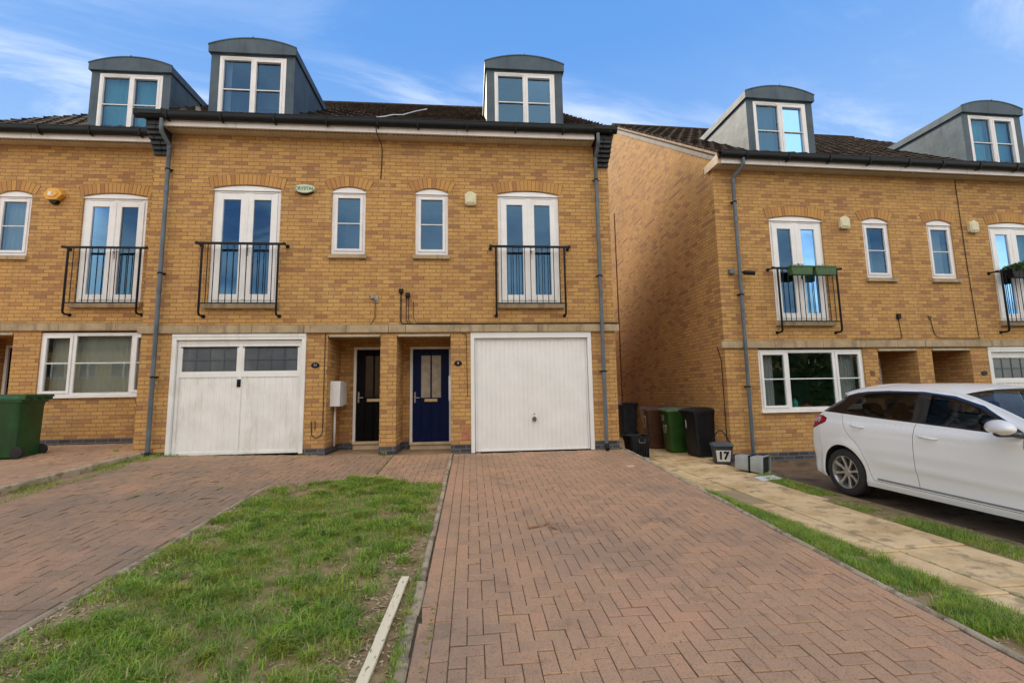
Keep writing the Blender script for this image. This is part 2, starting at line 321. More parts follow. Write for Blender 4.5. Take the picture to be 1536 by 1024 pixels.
class House:
    def __init__(s, name, frame, a, b, label, group):
        s.a, s.b = a, b; ox, oy, oz, th = frame; s.u0 = round(a/.225)*.225
        s.root = empty(name, (ox + s.u0*math.cos(th), oy + s.u0*math.sin(th), oz), th)
        tag(s.root, label, 'house', group); s.off = (-s.u0, 0, 0)
        s.holes = []; s.extra = MB()
    def P(s, mb, name, mat, parent=None, **k):
        o = mb.build(name, mat, parent or s.root, s.off, **k); return o
    # ---------------- openings
    def hole(s, x0, x1, z0, z1, rise=0, depth=.09):
        if rise: top = arc((x0+x1)/2, x1-x0, z1, rise)
        else: top = [(x0,z1),(x1,z1)]
        s.holes.append(([(x0,z0)] + top + [(x1,z0)], depth))
    def walls(s, gable_left=True, gable_right=True):
        mb = MB(); a, b = s.a, s.b; zb = -1.0
        outer = [(a,zb),(b,zb),(b,WT),(a,WT)]
        loops = [outer] + [h for h, d in s.holes]
        vl = [Vector((x,z,0)) for l in loops for x,z in l]
        tris = tessellate_polygon([[Vector((x,z,0)) for x,z in l] for l in loops])
        mb.add([(v.x,0,v.y) for v in vl], [tuple(t) for t in tris])
        for h, d in s.holes:
            n = len(h)
            for i in range(n):
                p, q = h[i], h[(i+1)%n]; mb.quad((p[0],0,p[1]),(q[0],0,q[1]),(q[0],d,q[1]),(p[0],d,p[1]))
        e = .002
        for x in (a+e, b-e):
            mb.prism([(0.003,zb),(BACK_Y-.342,zb),(BACK_Y-.342,roofz(0)-.13),(RIDGE_Y,RIDGE_Z-.15),(0.003,roofz(0)-.13)], 'x', x, x + (.1 if x < (a+b)/2 else -.1))
        mb.box(a, b, BACK_Y-.34, BACK_Y-.33+.1, zb, WT)
        for q in s.extra.f: pass
        mb.add(s.extra.v, s.extra.f)
        s.wall = s.P(mb, 'wall', M['brick'], fix=False)
        im = MB(); im.box(a+.1, b-.1, 3.2, 3.3, -.4, WT); im.box(a+.1, b-.1, .12, 3.2, 2.30, 2.42); im.box(a+.1,b-.1,.3,3.2,5.55,5.62)
        s.P(im, 'interior_wall', M['room'])
    def recess(s, x0, x1, depth, door, fl=-.01):
        # porch recess with floor, door, lintel
        s.hole(x0, x1, -.9, 2.19, 0, depth); m = s.extra
        dx0, dx1, dz0, dz1 = door
        m.quad((x0,depth,-.9),(dx0,depth,-.9),(dx0,depth,2.19),(x0,depth,2.19)); m.quad((dx1,depth,-.9),(x1,depth,-.9),(x1,depth,2.19),(dx1,depth,2.19))
        m.quad((dx0,depth,dz1),(dx1,depth,dz1),(dx1,depth,2.19),(dx0,depth,2.19)); m.quad((dx0,depth,-.9),(dx1,depth,-.9),(dx1,depth,dz0),(dx0,depth,dz0))
        f = MB(); f.box(x0+.001, x1-.001, -.02, depth+.3, -.6, fl); s.P(f, 'porch_floor', M['concrete_floor'], bevel=.006)
        l = MB(); l.box(x0+.02, x1-.02, -.012, .10, 2.165, 2.205); s.P(l, 'lintel', M['soffit'])
    def front_door(s, x0, x1, y, z0, z1, mat, label, obscured):
        f = MB(); t = .055
        for q in ((x0,x0+t,z0-.05,z1),(x1-t,x1,z0-.05,z1),(x0+t,x1-t,z1-t,z1)): f.box(q[0],q[1],y-.03,y+.06,q[2],q[3])
        s.P(f, 'door_frame', M['upvc'], bevel=.004)
        d = MB(); a, b, c, e = x0+t, x1-t, z0, z1-t; yy = y+.01; w = b-a
        gx = [(a+.17, a+.17+.19), (b-.17-.19, b-.17)]; gz = (c+ (e-c)*.47, e-.13)
        d.box(a,a+.17,yy,yy+.05,c,e); d.box(b-.17,b,yy,yy+.05,c,e); d.box(gx[0][1],gx[1][0],yy,yy+.05,c,e)
        for g0,g1 in gx: d.box(g0,g1,yy,yy+.05,gz[1],e); d.box(g0,g1,yy+.015,yy+.05,c,gz[0]); d.box(g0,g1,yy,yy+.016,gz[0]-.10,gz[0]); d.box(g0,g1,yy,yy+.016,c,c+.16); d.box(g0+.035,g1-.035,yy+.003,yy+.016,c+.20,gz[0]-.14)
        dr = s.P(d, 'front_door', mat, bevel=.004); tag(dr, label)
        g = MB()
        for g0,g1 in gx: g.box(g0,g1,yy+.02,yy+.03,gz[0],gz[1])
        s.P(g, 'door_glass', M['obscure'] if obscured else M['dark_pane'], dr)
        l = MB(); xm = (a+b)/2; l.box(xm-.13,xm+.13,yy-.014,yy+.002,gz[0]-.085,gz[0]-.025); l.box(xm-.10,xm+.10,yy-.018,yy-.013,gz[0]-.07,gz[0]-.04); s.P(l, 'letter_plate', M['brass'], dr, bevel=.003)
        h = MB(); h.box(a+.03,a+.065,yy-.012,yy,gz[0]-.1,gz[0]+.12); h.tube([(a+.047,yy-.02,gz[0]),(a+.047,yy-.05,gz[0]),(a+.15,yy-.05,gz[0])],.009); s.P(h, 'handle', M['steel'], dr, smooth=True, angle=40)
        st = MB(); st.box(x0,x1,y-.06,y+.02,z0-.055,z0-.005); st.box(x0+.01,x1-.01,y-.02,y+.02,-.3,z0-.056); s.P(st, 'door_sill', M['wood_cream'], bevel=.004)
    # ---------------- windows
    def frame_rect(s, mb, x0, x1, z0, z1, y0, y1, t):
        mb.box(x0,x0+t,y0,y1,z0,z1); mb.box(x1-t,x1,y0,y1,z0,z1); mb.box(x0+t,x1-t,y0,y1,z0,z0+t); mb.box(x0+t,x1-t,y0,y1,z1-t,z1)
    def curtain(s, parent, x0, x1, z0, z1, y, mat, waves=7, amp=.02, name='curtain'):
        mb = MB(); n = max(8, int((x1-x0)/.012)); vs = []
        for i in range(n+1):
            x = x0+(x1-x0)*i/n; yy = y + amp*math.sin(2*PI*waves*i/n + .8*math.sin(i*.21)) 
            vs += [(x,yy,z0),(x,yy*1.0+.3*amp*math.sin(i*.4),z1)]
        mb.add(vs, [(2*i,2*i+2,2*i+3,2*i+1) for i in range(n)]); return s.P(mb, name, mat, parent, smooth=True)
    def arch(s, cx, w, z, rise):
        # soldier bricks around a segmental head
        mb = MB(); W = w+.10; R = ((W/2)**2 + rise**2)/(2*rise); cz = z + rise - R; a = math.asin(W/2/R); L = 2*a*R; n = max(5, int(round(L/.075))); H = .213
        for i in range(n):
            q0 = -a + 2*a*(i+.06)/n; q1 = -a + 2*a*(i+.94)/n; y = -.004 - random.random()*.003
            r0 = R+.004; r1 = R+H
            ps = [(r0,q0),(r0,q1),(r1,q1),(r1,q0)]; P2 = [(cx+r*math.sin(q), cz+r*math.cos(q)) for r,q in ps]
            mb.prism(P2, 'y', y, .02)
        s.P(mb, 'brick_arch', M['arch'])
        bk = MB(); ra = [(cx+R*math.sin(-a+2*a*i/14), cz+R*math.cos(-a+2*a*i/14)) for i in range(15)]; rb = [(cx+(R+H+.006)*math.sin(a*1.02-2.04*a*i/14), cz+(R+H+.006)*math.cos(a*1.02-2.04*a*i/14)) for i in range(15)]
        bk.prism(ra+rb, 'y', -.0015, .01); s.P(bk, 'arch_mortar', M['mortar_dark'])
    def arched_head(s, mb, x0, x1, z, rise, y0, y1, ins=.0):
        a_ = arc((x0+x1)/2, x1-x0, z, rise-.006); mb.prism([(x0,z-.03)]+a_+[(x1,z-.03)], 'y', y0, y1)
    def small_window(s, cx, cur=None, curm='cur_white'):
        w = .645; x0, x1 = cx-w/2, cx+w/2; z0, z1 = SWB-.10, SPR; s.hole(x0,x1,z0,z1,.085); s.arch(cx,w,SPR,.085)
        mb = MB(); y = .045; top = z1-.035
        s.arched_head(mb,x0+.001,x1-.001,z1-.005,.085,.02,.08); mb.box(x0-.0,x1+.0,.0,.07,z1-.045,z1-.03)
        s.frame_rect(mb,x0+.002,x1-.002,SWB,top,y-.015,y+.05,.055); s.frame_rect(mb,x0+.058,x1-.058,SWB+.056,top-.056,y-.028,y+.03,.052)
        zc = (SWB+.108+top-.108)/2; mb.box(x0+.11,x1-.11,y-.012,y+.02,zc-.011,zc+.011); mb.box(x0+.10,x1-.10,y-.028,y-.014,top-.04,top-.022)
        o = s.P(mb, 'window', M['upvc_old'], bevel=.004)
        g = MB(); g.quad((x0+.105,y+.005,SWB+.105),(x1-.105,y+.005,SWB+.105),(x1-.105,y+.005,top-.105),(x0+.105,y+.005,top-.105)); s.P(g,'pane',M['glass'],o)
        sl = MB(); sl.prism([(-.06,z0+.0),(.09,z0+.0),(.09,z0+.10),(.0,z0+.095),(-.06,z0+.075)],'x',x0-.035,x1+.035); s.P(sl,'window_sill',M['stone'],o,bevel=.005)
        if cur: s.curtain(o, x0+.08, x0+.08+(w-.16)*cur, SWB+.05, top-.05, y+.13, M[curm], 5)
        bl = MB(); bl.box(x0+.02,x1-.02,.9,.93,z0,z1); s.P(bl,'room_wall',M['room'],o)
        return o
    def french(s, cx, left=None, right=None, low=None, handle=True):
        w = 1.245; x0, x1 = cx-w/2, cx+w/2; z0, z1 = FDB-.13, SPR; s.hole(x0,x1,z0,z1,.075); s.arch(cx,w,SPR,.075)
        mb = MB(); y = .045; top = z1-.035
        s.arched_head(mb,x0+.001,x1-.001,z1-.005,.075,.02,.08); mb.box(x0,x1,.0,.07,z1-.045,z1-.03)
        s.frame_rect(mb,x0+.002,x1-.002,FDB,top,y-.01,y+.05,.065)
        xm = cx
        for a,b in ((x0+.068,xm-.004),(xm+.004,x1-.068)): 
            s.frame_rect(mb,a,b,FDB+.04,top-.066,y-.028,y+.03,.115)
            mb.box(a+.06,b-.06,y-.026,y-.012,top-.045,top-.025)
        mb.box(xm-.022,xm+.022,y-.036,y-.02,FDB+.05,top-.07)
        o = s.P(mb,'french_door',M['upvc'],bevel=.004)
        g = MB()
        for a,b in ((x0+.068,xm-.004),(xm+.004,x1-.068)): g.quad((a+.11,y+.002,FDB+.15),(b-.11,y+.002,FDB+.15),(b-.11,y+.002,top-.176),(a+.11,y+.002,top-.176))
        s.P(g,'pane',M['glass'],o)
        h = MB(); h.box(xm+.03,xm+.055,y-.042,y-.027,3.72,3.95); h.tube([(xm+.042,y-.05,3.86),(xm+.042,y-.075,3.86),(xm+.15,y-.075,3.86)],.008); s.P(h,'handle',M['steel'],o,smooth=True,angle=40)
        sl = MB(); sl.prism([(-.085,z0),(.1,z0),(.1,FDB),(.02,FDB-.002),(-.085,FDB-.035)],'x',x0-.045,x1+.045); s.P(sl,'window_sill',M['stone'],o,bevel=.006)
        if left: s.curtain(o,x0+.1,x0+.1+(w/2-.1)*left[1],FDB,top,y+.12,M[left[0]],4)
        if right: s.curtain(o,x1-.1-(w/2-.1)*right[1],x1-.1,FDB,top,y+.12,M[right[0]],4)
        if low: s.curtain(o,x0+.1,x1-.1,FDB,FDB+low[1],y+.14,M[low[0]],13,.025)
        bl = MB(); bl.box(x0+.02,x1-.02,1.5,1.53,z0,z1); s.P(bl,'room_wall',M['room'],o)
    def balcony(s, cx):
        y = -.17; mb = MB(); r = s.root
        zt, zb, zl = 3.905, 2.775, 2.56; hw = .685
        mb.box(cx-hw-.09,cx+hw+.09,y-.024,y+.024,zt-.022,zt+.014)
        mb.box(cx-hw,cx+hw,y-.012,y+.012,zb-.010,zb+.010)
        for sgn in (-1,1):
            xx = cx+sgn*(hw+.09); mb.tube([(xx,y,zt),(xx,0.0,zt)],.016,8); mb.lathe([(.0,-.014),(.036,-.014),(.036,.0),(.0,.0)],(xx,0,zt),'y',14); mb.lathe([(.0,-.022),(.03,-.022),(.03,.022),(.0,.022)],(xx,y,zt),'z',10)
            xp = cx+sgn*hw*.985; mb.tube([(xp,y,zt),(xp,y,zl+.05),(xp,y+.02,zl+.01),(xp,y+.06,zl),(xp,0,zl)],.020,8); mb.lathe([(.0,-.012),(.034,-.012),(.034,.0),(.0,.0)],(xp,0,zl),'y',14)
        n = 12
        for i in range(1,n):
            x = cx-hw+2*hw*i/n; mb.tube([(x,y,zb),(x,y,zt-.01)],.0080,6)
        o = s.P(mb,'juliet_balcony',M['iron'],smooth=True,angle=45); return o
    def kitchen_window(s, x0, x1, mull, frosted=None):
        z0, z1 = .945, 2.205; s.hole(x0,x1,z0,z1+.03,0,.09); mb = MB(); y = .04
        s.frame_rect(mb,x0+.002,x1-.002,z0,z1,y-.012,y+.05,.055)
        xs = [x0+.055]+list(mull)+[x1-.055]; g = MB()
        for i in range(3):
            a = xs[i]+(.025 if i else 0); b = xs[i+1]-(.025 if i<2 else 0)
            if i<2: mb.box(b,b+.05,y-.014,y+.05,z0+.055,z1-.055)
            if i != 1: s.frame_rect(mb,a+.002,b-.002,z0+.057,z1-.057,y-.03,y+.03,.05); q=.05
            else: q=.012; s.frame_rect(mb,a+.001,b-.001,z0+.056,z1-.056,y-.016,y+.02,.012)
            zc=(z0+z1)/2+.02; mb.box(a+q,b-q,y-.012,y+.02,zc-.011,zc+.011)
            g.quad((a+q-.004,y+.004,z0+.05+q),(b-q+.004,y+.004,z0+.05+q),(b-q+.004,y+.004,z1-.05-q),(a+q-.004,y+.004,z1-.05-q))
        o = s.P(mb,'window',M['upvc'],bevel=.004); s.P(g,'pane',M['glass_low'],o)
        sl = MB(); sl.prism([(-.06,z0-.035),(.09,z0-.035),(.09,z0-.001),(-.0,z0-.001),(-.06,z0-.012)],'x',x0-.03,x1+.03); s.P(sl,'window_sill',M['upvc'],o,bevel=.004)
        return o
    def garage(s, x0, x1, kind, floor=0.0):
        s.hole(x0,x1,-.9,GT,0,.12); t = .075; y = .03; m = M['garage_dirty'] if kind=='old' else M['garage']
        fr = MB(); fr.box(x0+.001,x0+t,y-.045,y+.07,floor,GT-.001); fr.box(x1-t,x1-.001,y-.045,y+.07,floor,GT-.001); fr.box(x0+t,x1-t,y-.045,y+.07,GT-.115,GT-.001)
        if kind=='old': fr.box(x0+.0,x1-.0,y-.055,y-.04,GT-.06,GT-.02)
        s.P(fr,'garage_frame',m,bevel=.004)
        a,b,c,e = x0+t+.008, x1-t-.008, floor+.012, GT-.122; d = MB(); yy = y+.02
        g=None
        if kind=='plain':
            s.frame_rect(d,a,b,c,e,yy-.012,yy+.03,.028)
            s.ribs(d,a+.028,b-.028,c+.028,e-.028,yy,.088,.009)
        else:
            zp = e-.60; xm=(a+b)/2
            s.frame_rect(d,a,b,c,e,yy-.014,yy+.03,.05)
            d.box(a+.05,b-.05,yy-.012,yy+.03,zp-.08,zp); d.box(xm-.035,xm+.035,yy-.014,yy+.03,c+.05,e-.05)
            d.box(a+.05,b-.05,yy-.008,yy+.03,e-.14,e-.05)
            s.ribs(d,a+.05,xm-.035,c+.05,zp-.08,yy,.105,.008); s.ribs(d,xm+.035,b-.05,c+.05,zp-.08,yy,.105,.008)
            ld=MB(); g=MB()
            for p,q in ((a+.05,xm-.035),(xm+.035,b-.05)):
                gx0,gx1,gz0,gz1 = p+.02,q-.02,zp+.03,e-.14
                s.frame_rect(d,p,q,zp,e-.11,yy-.008,yy+.03,.03) ; g.quad((gx0,yy+.01,gz0),(gx1,yy+.01,gz0),(gx1,yy+.01,gz1),(gx0,yy+.01,gz1))
                ncol=4
                for k in range(1,ncol): xx=gx0+(gx1-gx0)*k/ncol; ld.box(xx-.006,xx+.006,yy,yy+.008,gz0,gz1)
                zz=(gz0+gz1)/2; ld.box(gx0,gx1,yy-.002,yy+.007,zz-.009,zz+.009)
        o = s.P(d,'garage_door',m,bevel=.002)
        if kind!='plain':
            tag(o,'grubby white garage door with a leaded window pair')
            s.P(g,'pane',M['garage_glass'],o); s.P(ld,'leaded_bar',M['lead'],o)
            h=MB(); xh=(a+b)/2+.0; h.box(xh-.035,xh+.03,yy-.028,yy-.008,zp-.26,zp-.12); h.tube([(xh-.005,yy-.04,zp-.16),(xh-.005,yy-.055,zp-.16),(xh-.005,yy-.055,zp-.25)],.012); s.P(h,'handle',M['iron'],o,bevel=.004)
        else:
            tag(o,'clean white ribbed garage door without windows')
            h=MB(); xh=(a+b)/2+.03; zh=floor+.60; h.lathe([(0,-.02),(.035,-.02),(.045,-.008),(.045,.0)],(xh,yy-.004,zh),'y',18); h.box(xh-.012,xh+.012,yy-.06,yy-.015,zh-.05,zh+.05); h.lathe([(0,-.012),(.012,-.012),(.012,0)],(xh,yy-.004,zh+.10),'y',10); s.P(h,'handle',M['steel'],o,smooth=True,angle=40)
        return o
    def ribs(s, mb, x0, x1, z0, z1, y, pitch, dep):
        n = max(1, round((x1-x0)/pitch)); p=(x1-x0)/n; vs=[]; prof=[]
        for i in range(n):
            X=x0+i*p; prof += [(X,y+dep),(X+.008,y+dep),(X+.016,y),(X+p-.008,y)]
        prof.append((x1,y+dep))
        vs=[(x,yy,z) for x,yy in prof for z in (z0,z1)]
        mb.add(vs,[(2*i,2*i+2,2*i+3,2*i+1) for i in range(len(prof)-1)])
    # ---------------- trims
    def string_course(s, x0, x1, joints=()):
        mb = MB(); xs=[x0]+sorted(joints)+[x1]
        for a,b in zip(xs,xs[1:]):
            mb.prism([(-.045,STB),(.02,STB),(.02,STT),(-.035,STT),(-.045,STT-.012)],'x',a+.003,b-.003)
        s.P(mb,'string_course',M['stone'],bevel=.004)
        m2=MB(); m2.box(x0+.01,x1-.01,-.034,.01,STB+.005,STT-.008); s.P(m2,'string_mortar',M['mortar_dark'])
    def eaves(s, x0, x1, gx0=None, gx1=None):
        mb = MB(); mb.box(x0,x1,-.285,-.265,WT-.005,6.30); s.P(mb,'fascia',M['fascia'])
        jn = MB(); k=x0+1.3
        while k<x1-.3: jn.box(k,k+.004,-.2865,-.28,WT-.004,6.30); k+=2.9
        if jn.v: s.P(jn,'fascia_joint',M['dark'])
        so = MB(); so.box(x0,x1,-.265,.02,WT-.004,WT+.012); 
        s.P(so,'soffit',M['soffit'])
        vt = MB(); k=x0+.06
        while k<x1-.08: vt.box(k,k+.055,-.235,-.222,WT-.0065,WT+.002); vt.box(k,k+.055,-.213,-.205,WT-.0065,WT+.002); k+=.075
        o=s.P(vt,'soffit_vent',M['dark']); tag(o,kind='stuff')
        g0 = x0 if gx0 is None else gx0; g1 = x1 if gx1 is None else gx1
        g = MB(); R=.066; prof=[]
        for i in range(9):
            q = PI + PI*i/8; prof.append((-.352+R*math.cos(q), 6.275+R*1.1*math.sin(q)))
        prof=[(-.352-R-.006,6.335),(-.352-R-.006,6.325),(-.352-R,6.32)]+prof[:]+[(-.352+R,6.33)]
        inner=[(a*.94-.0212,b+.006) for a,b in reversed(prof)]
        g.prism(prof+inner,'x',g0,g1); k=g0+.55
        while k<g1: g.prism([(-.425,6.335),(-.424,6.27),(-.40,6.203),(-.352,6.19),(-.286,6.20),(-.286,6.182),(-.352,6.178),(-.405,6.19),(-.431,6.27),(-.43,6.335)],'x',k,k+.028); k+=.95
        s.P(g,'gutter',M['gutter'],smooth=True,angle=40)
        for gx in (g0,g1): pass
    def roof(s, x0, x1, skip=None, verge_l=0, verge_r=0):
        tw=.30; ga=.30; cth=math.sqrt(1+RS*RS); L=(RIDGE_Y-RY0)*cth; nr=int(L/ga)+1
        ex=Vector((1,0,0)); ey=Vector((0,1/cth,RS/cth)); ez=Vector((0,-RS/cth,1/cth)); O=Vector((0,RY0,RZ0-.035))
        mb=MB(); a0=x0-verge_l; b0=x1+verge_r; nc=int(round((b0-a0)/tw)); w=(b0-a0)/nc
        ks=[0,.12,.25,.38,.5,.62,.75,.88,1]; hs=[.022,.024,.006,0,0,.0,.006,.02,.022]
        for r in range(nr):
            sh=(r%2)*.5
            for c in range(-1,nc+1):
                xa=a0+(c+sh)*w; xb=xa+w
                if xb<=a0+.02 or xa>=b0-.02: continue
                jx=(random.random()-.5)*.006; jz=random.random()*.012; tl=(random.random()-.5)*.012; jy=(random.random()-.5)*.02
                vs=[]
                for k,h in zip(ks,hs):
                    xx=min(max(xa+.004+k*(w-.008)+jx,a0),b0)
                    lo=r*ga+jy; hi=min((r+1)*ga+.04,L)
                    t=tl*(k-.5)
                    vs += [O+ex*xx+ey*lo+ez*(.0+h), O+ex*xx+ey*lo+ez*(.040+h+jz+t), O+ex*xx+ey*hi+ez*(.012+h*.6)]
                n=len(ks); fs=[]
                for i in range(n-1): a=3*i; b=3*i+3; fs += [(a,b,b+1,a+1),(a+1,b+1,b+2,a+2)]
                fs += [(0,1,2),(3*n-3,3*n-1,3*n-2)]
                mb.add(vs,fs)
        o=s.P(mb,'roof',M['tile'],fix=False)
        sl=MB(); e=.03
        sl.prism([(RY0+.02,RZ0-.06),(RIDGE_Y,RIDGE_Z-.07),(BACK_Y,roofz(RY0)-.06),(BACK_Y,roofz(RY0)-.12),(RIDGE_Y,RIDGE_Z-.14),(RY0+.02,RZ0-.12)],'x',x0-verge_l*.6+.002,x1+verge_r*.6-.002)
        sl.prism([(RIDGE_Y,RIDGE_Z-.069),(BACK_Y,roofz(RY0)-.059),(BACK_Y,roofz(RY0)-.02),(RIDGE_Y,RIDGE_Z-.03)],'x',a0,b0)
        s.P(sl,'roof_deck',M['tile'],o)
        rd=MB(); k=a0
        while k<b0-.05:
            e2=min(k+.44,b0); pr=[(RIDGE_Y+.13*math.cos(PI*i/8)*1.0, RIDGE_Z-.07+.11*math.sin(PI*i/8)+random.random()*.003) for i in range(9)]; rd.prism(pr,'x',k+.004,e2-.004); k=e2
        s.P(rd,'ridge_tile',M['tile'],o,smooth=True,angle=50)
        return o
    def dormer(s, cx, cur=(None,None), dz=0):
        w=1.60; x0,x1=cx-w/2,cx+w/2; zt=7.82+dz; yf=.03; yb=(zt-RZ0)/RS+RY0
        mb=MB()
        wx0,wx1=cx-.635,cx+.635; wz0=6.42; wz1=zt-.045
        # cheeks with thickness
        for a,b in ((x0,wx0-.0),(wx1+.0,x1)):
            mb.prism([(yf,6.1),(yf,zt),(yb,zt),(yb-.3,zt-.5),(.6,6.6)],'x',a,b)
        mb.box(wx0,wx1,yf,yf+.12,6.1,wz0); mb.box(wx0,wx1,yf,yf+.12,wz1,zt)
        # barrel roof with deep front fascia
        hw=w/2+.035; tp=arc(cx,2*hw,zt+.155,.165,20); 
        mb.prism([(cx-hw,zt-.004)]+tp+[(cx+hw,zt-.004)],'y',yf-.055,yb+.25)
        mb.prism([(cx-hw-.008,zt+.135)]+[(a+(0.008 if a>cx else -.008),b+.012) for a,b in tp]+[(cx+hw+.008,zt+.135)]+[(a,b-.012) for a,b in reversed(tp)],'y',yf-.065,yf-.035)
        rl=MB()
        o=s.P(mb,'dormer',M['lead'],bevel=.006)
        rl.box(cx-.012,cx+.012,yf-.07,yb+.3,zt+.315,zt+.345); s.P(rl,'standing_seam',M['lead'],o)
        fr=MB(); y=yf+.045; s.frame_rect(fr,wx0+.002,wx1-.002,wz0,wz1,y-.045,y+.05,.055)
        fr.box(cx-.02,cx+.02,y-.045,y+.05,wz0+.055,wz1-.055)
        g=MB()
        for a,b,op in ((wx0+.058,cx-.021,0),(cx+.021,wx1-.058,1)):
            q=.045 if op else .02; s.frame_rect(fr,a,b,wz0+.056,wz1-.056,y-.052 if op else y-.04,y+.03,q)
            zc=(wz0+wz1)/2; fr.box(a+q,b-q,y-.03,y+.0,zc-.011,zc+.011); fr.box(a+.06,b-.06,y-.052,y-.044,wz1-.036,wz1-.02)
            g.quad((a+q-.003,y,wz0+.053+q),(b-q+.003,y,wz0+.053+q),(b-q+.003,y,wz1-.053-q),(a+q-.003,y,wz1-.053-q))
        s.P(fr,'window_frame',M['upvc_old'],o,bevel=.004); s.P(g,'pane',M['glass'],o)
        if cur[0]: s.curtain(o,wx0+.05,wx0+.05+.58*cur[0][1],wz0,wz1-.03,y+.12,M[cur[0][0]],5)
        if cur[1]: s.curtain(o,wx1-.05-.58*cur[1][1],wx1-.05,wz0,wz1-.03,y+.12,M[cur[1][0]],5)
        bl=MB(); bl.box(x0+.1,x1-.1,1.25,1.28,6.1,zt); s.P(bl,'room_wall',M['room'],o)
    def downpipe(s, x, ztop, zbot, style, y=-.1):
        mb=MB(); r=.036
        if style=='swan': mb.tube([(x+.10,-.352,6.2),(x+.10,-.35,6.10),(x+.09,-.33,6.04),(x+.01,y-.02,5.90),(x,y,5.84),(x,y,5.0),(x,y,zbot)],r,14)
        else: mb.tube([(x+.0,-.352,6.2),(x,-.352,6.02),(x,-.33,5.96),(x,y-.04,5.84),(x,y,5.78),(x,y,5.0),(x,y,zbot)],r,14)
        for z in (5.76,3.0,4.9,1.3):
            mb.lathe([(r,-.0),(r+.006,0),(r+.006,.07),(r,.07)],(x,y,z),'z',14)
        o=s.P(mb,'downpipe',M['pipe'],smooth=True,angle=45)
        for z in (5.35,3.35,1.45): c=MB(); c.box(x-.075,x+.075,y+.03,y+.05,z-.012,z+.012); c.lathe([(r,-.014),(r+.008,-.014),(r+.008,.014),(r,.014)],(x,y,z),'z',12); c.box(x-.02,x+.02,y,.0,z-.01,z+.01); s.P(c,'pipe_clip',M['iron'],o)
        sh=MB(); sh.tube([(x,y,zbot+.01),(x,y-.01,zbot-.05),(x,y-.06,zbot-.09)],r+.006,12); s.P(sh,'pipe_shoe',M['iron'],o,smooth=True)
    def cable(s, pts, r=.006, mat='iron', name='cable', parent=None):
        mb=MB(); mb.tube(pts,r,6); return s.P(mb,name,M[mat],parent,smooth=True)
    def cobox(s, x0,x1,y0,y1,z0,z1,mat,name,label=None,bevel=.006):
        mb=MB(); mb.box(x0,x1,y0,y1,z0,z1); o=s.P(mb,name,M[mat],bevel=bevel)
        if label: tag(o,label)
        return o
    def corbel(s, x0, x1, dirx):
        # dark engineering-brick kneeler stepping out under the eaves end
        mb=MB()
        steps=[(5.66,5.735,.05),(5.74,5.81,.10),(5.815,5.885,.15),(5.89,5.96,.20),(5.965,6.035,.25),(6.04,6.11,.29),(6.115,6.25,.30)]
        for z0,z1,d in steps:
            xm=(x0+x1)/2+random.uniform(-.05,.05); e=.0 if d<.12 else .02
            mb.box(x0,xm-.004,-d,.01,z0,z1); mb.box(xm+.004,x1+e*dirx if dirx>0 else x1,-d,.01,z0,z1)
        o=s.P(mb,'corbel',M['blackbrick'],bevel=.004)
        tc=MB(); tc.box(x0-.06,x1+.06,-.43,.02,6.25,6.345); s.P(tc,'corbel_cap',M['gutter'],o,bevel=.01)
    def alarm(s, cx, cz, kind):
        mb=MB()
        if kind=='cream':
            w,h=.115,.125; poly=[(cx-w,cz-h),(cx+w,cz-h),(cx+w,cz+h*.65),(cx+w*.55,cz+h*.95),(cx,cz+h*1.15),(cx-w*.55,cz+h*.95),(cx-w,cz+h*.65)]
            mb.prism(poly,'y',-.075,0); mb.prism([(cx+(a-cx)*.8,cz+(b-cz)*.8) for a,b in poly],'y',-.088,-.07); mb.box(cx-w+.02,cx+w-.02,-.07,0,cz-h-.018,cz-h); o=s.P(mb,'alarm_box',M['cream_plastic'],bevel=.012); tag(o,'cream alarm box with a pointed top'); return o
        if kind=='amber':
            poly=[(cx-.19,cz),(cx-.10,cz+.12),(cx+.09,cz+.12),(cx+.17,cz),(cx+.06,cz-.12),(cx-.13,cz-.12)]
            mb.prism(poly,'y',-.12,-.01); mb.prism([(cx+(a-cx)*.6,cz+(b-cz)*.6) for a,b in poly],'y',-.135,-.11); o=s.P(mb,'alarm_box',M['yellow_plastic'],bevel=.014); tag(o,'amber hexagonal alarm box')
            b=MB(); b.prism([(cx-.10,cz-.12),(cx+.07,cz-.12),(cx+.03,cz-.19),(cx-.06,cz-.19)],'y',-.09,-.01); s.P(b,'strobe_lens',M['iron'],o,bevel=.008)
            l=MB(); l.prism([(cx-.09,cz-.03),(cx-.03,cz-.04),(cx-.02,cz+.04),(cx-.08,cz+.045)],'y',-.1365,-.134); s.P(l,'printed_badge',M['white_plastic'],o)
            return o
        a_=[(cx-.18,cz-.03),(cx-.19,cz+.02),(cx-.155,cz+.065),(cx-.06,cz+.085),(cx,cz+.09),(cx+.06,cz+.085),(cx+.155,cz+.065),(cx+.19,cz+.02),(cx+.18,cz-.03),(cx+.12,cz-.065),(cx+.04,cz-.085),(cx-.04,cz-.085),(cx-.12,cz-.065)]
        mb.prism(a_,'y',-.07,0); o=s.P(mb,'alarm_box',M['sage_plastic'],bevel=.01); tag(o,'pale green oval alarm box with dark green lettering')
        b=MB(); b.prism([(cx+(p-cx)*.88,cz-.022+(q-cz)*.95) for p,q in a_],'y',-.055,-.0); s.P(b,'backplate',M['iron'],o)
        text_obj('lettering','CRYSTAL',.088,M['green_print'],o,(cx+s.off[0],-.072,cz),ext=.0015,bold=.0015); return o
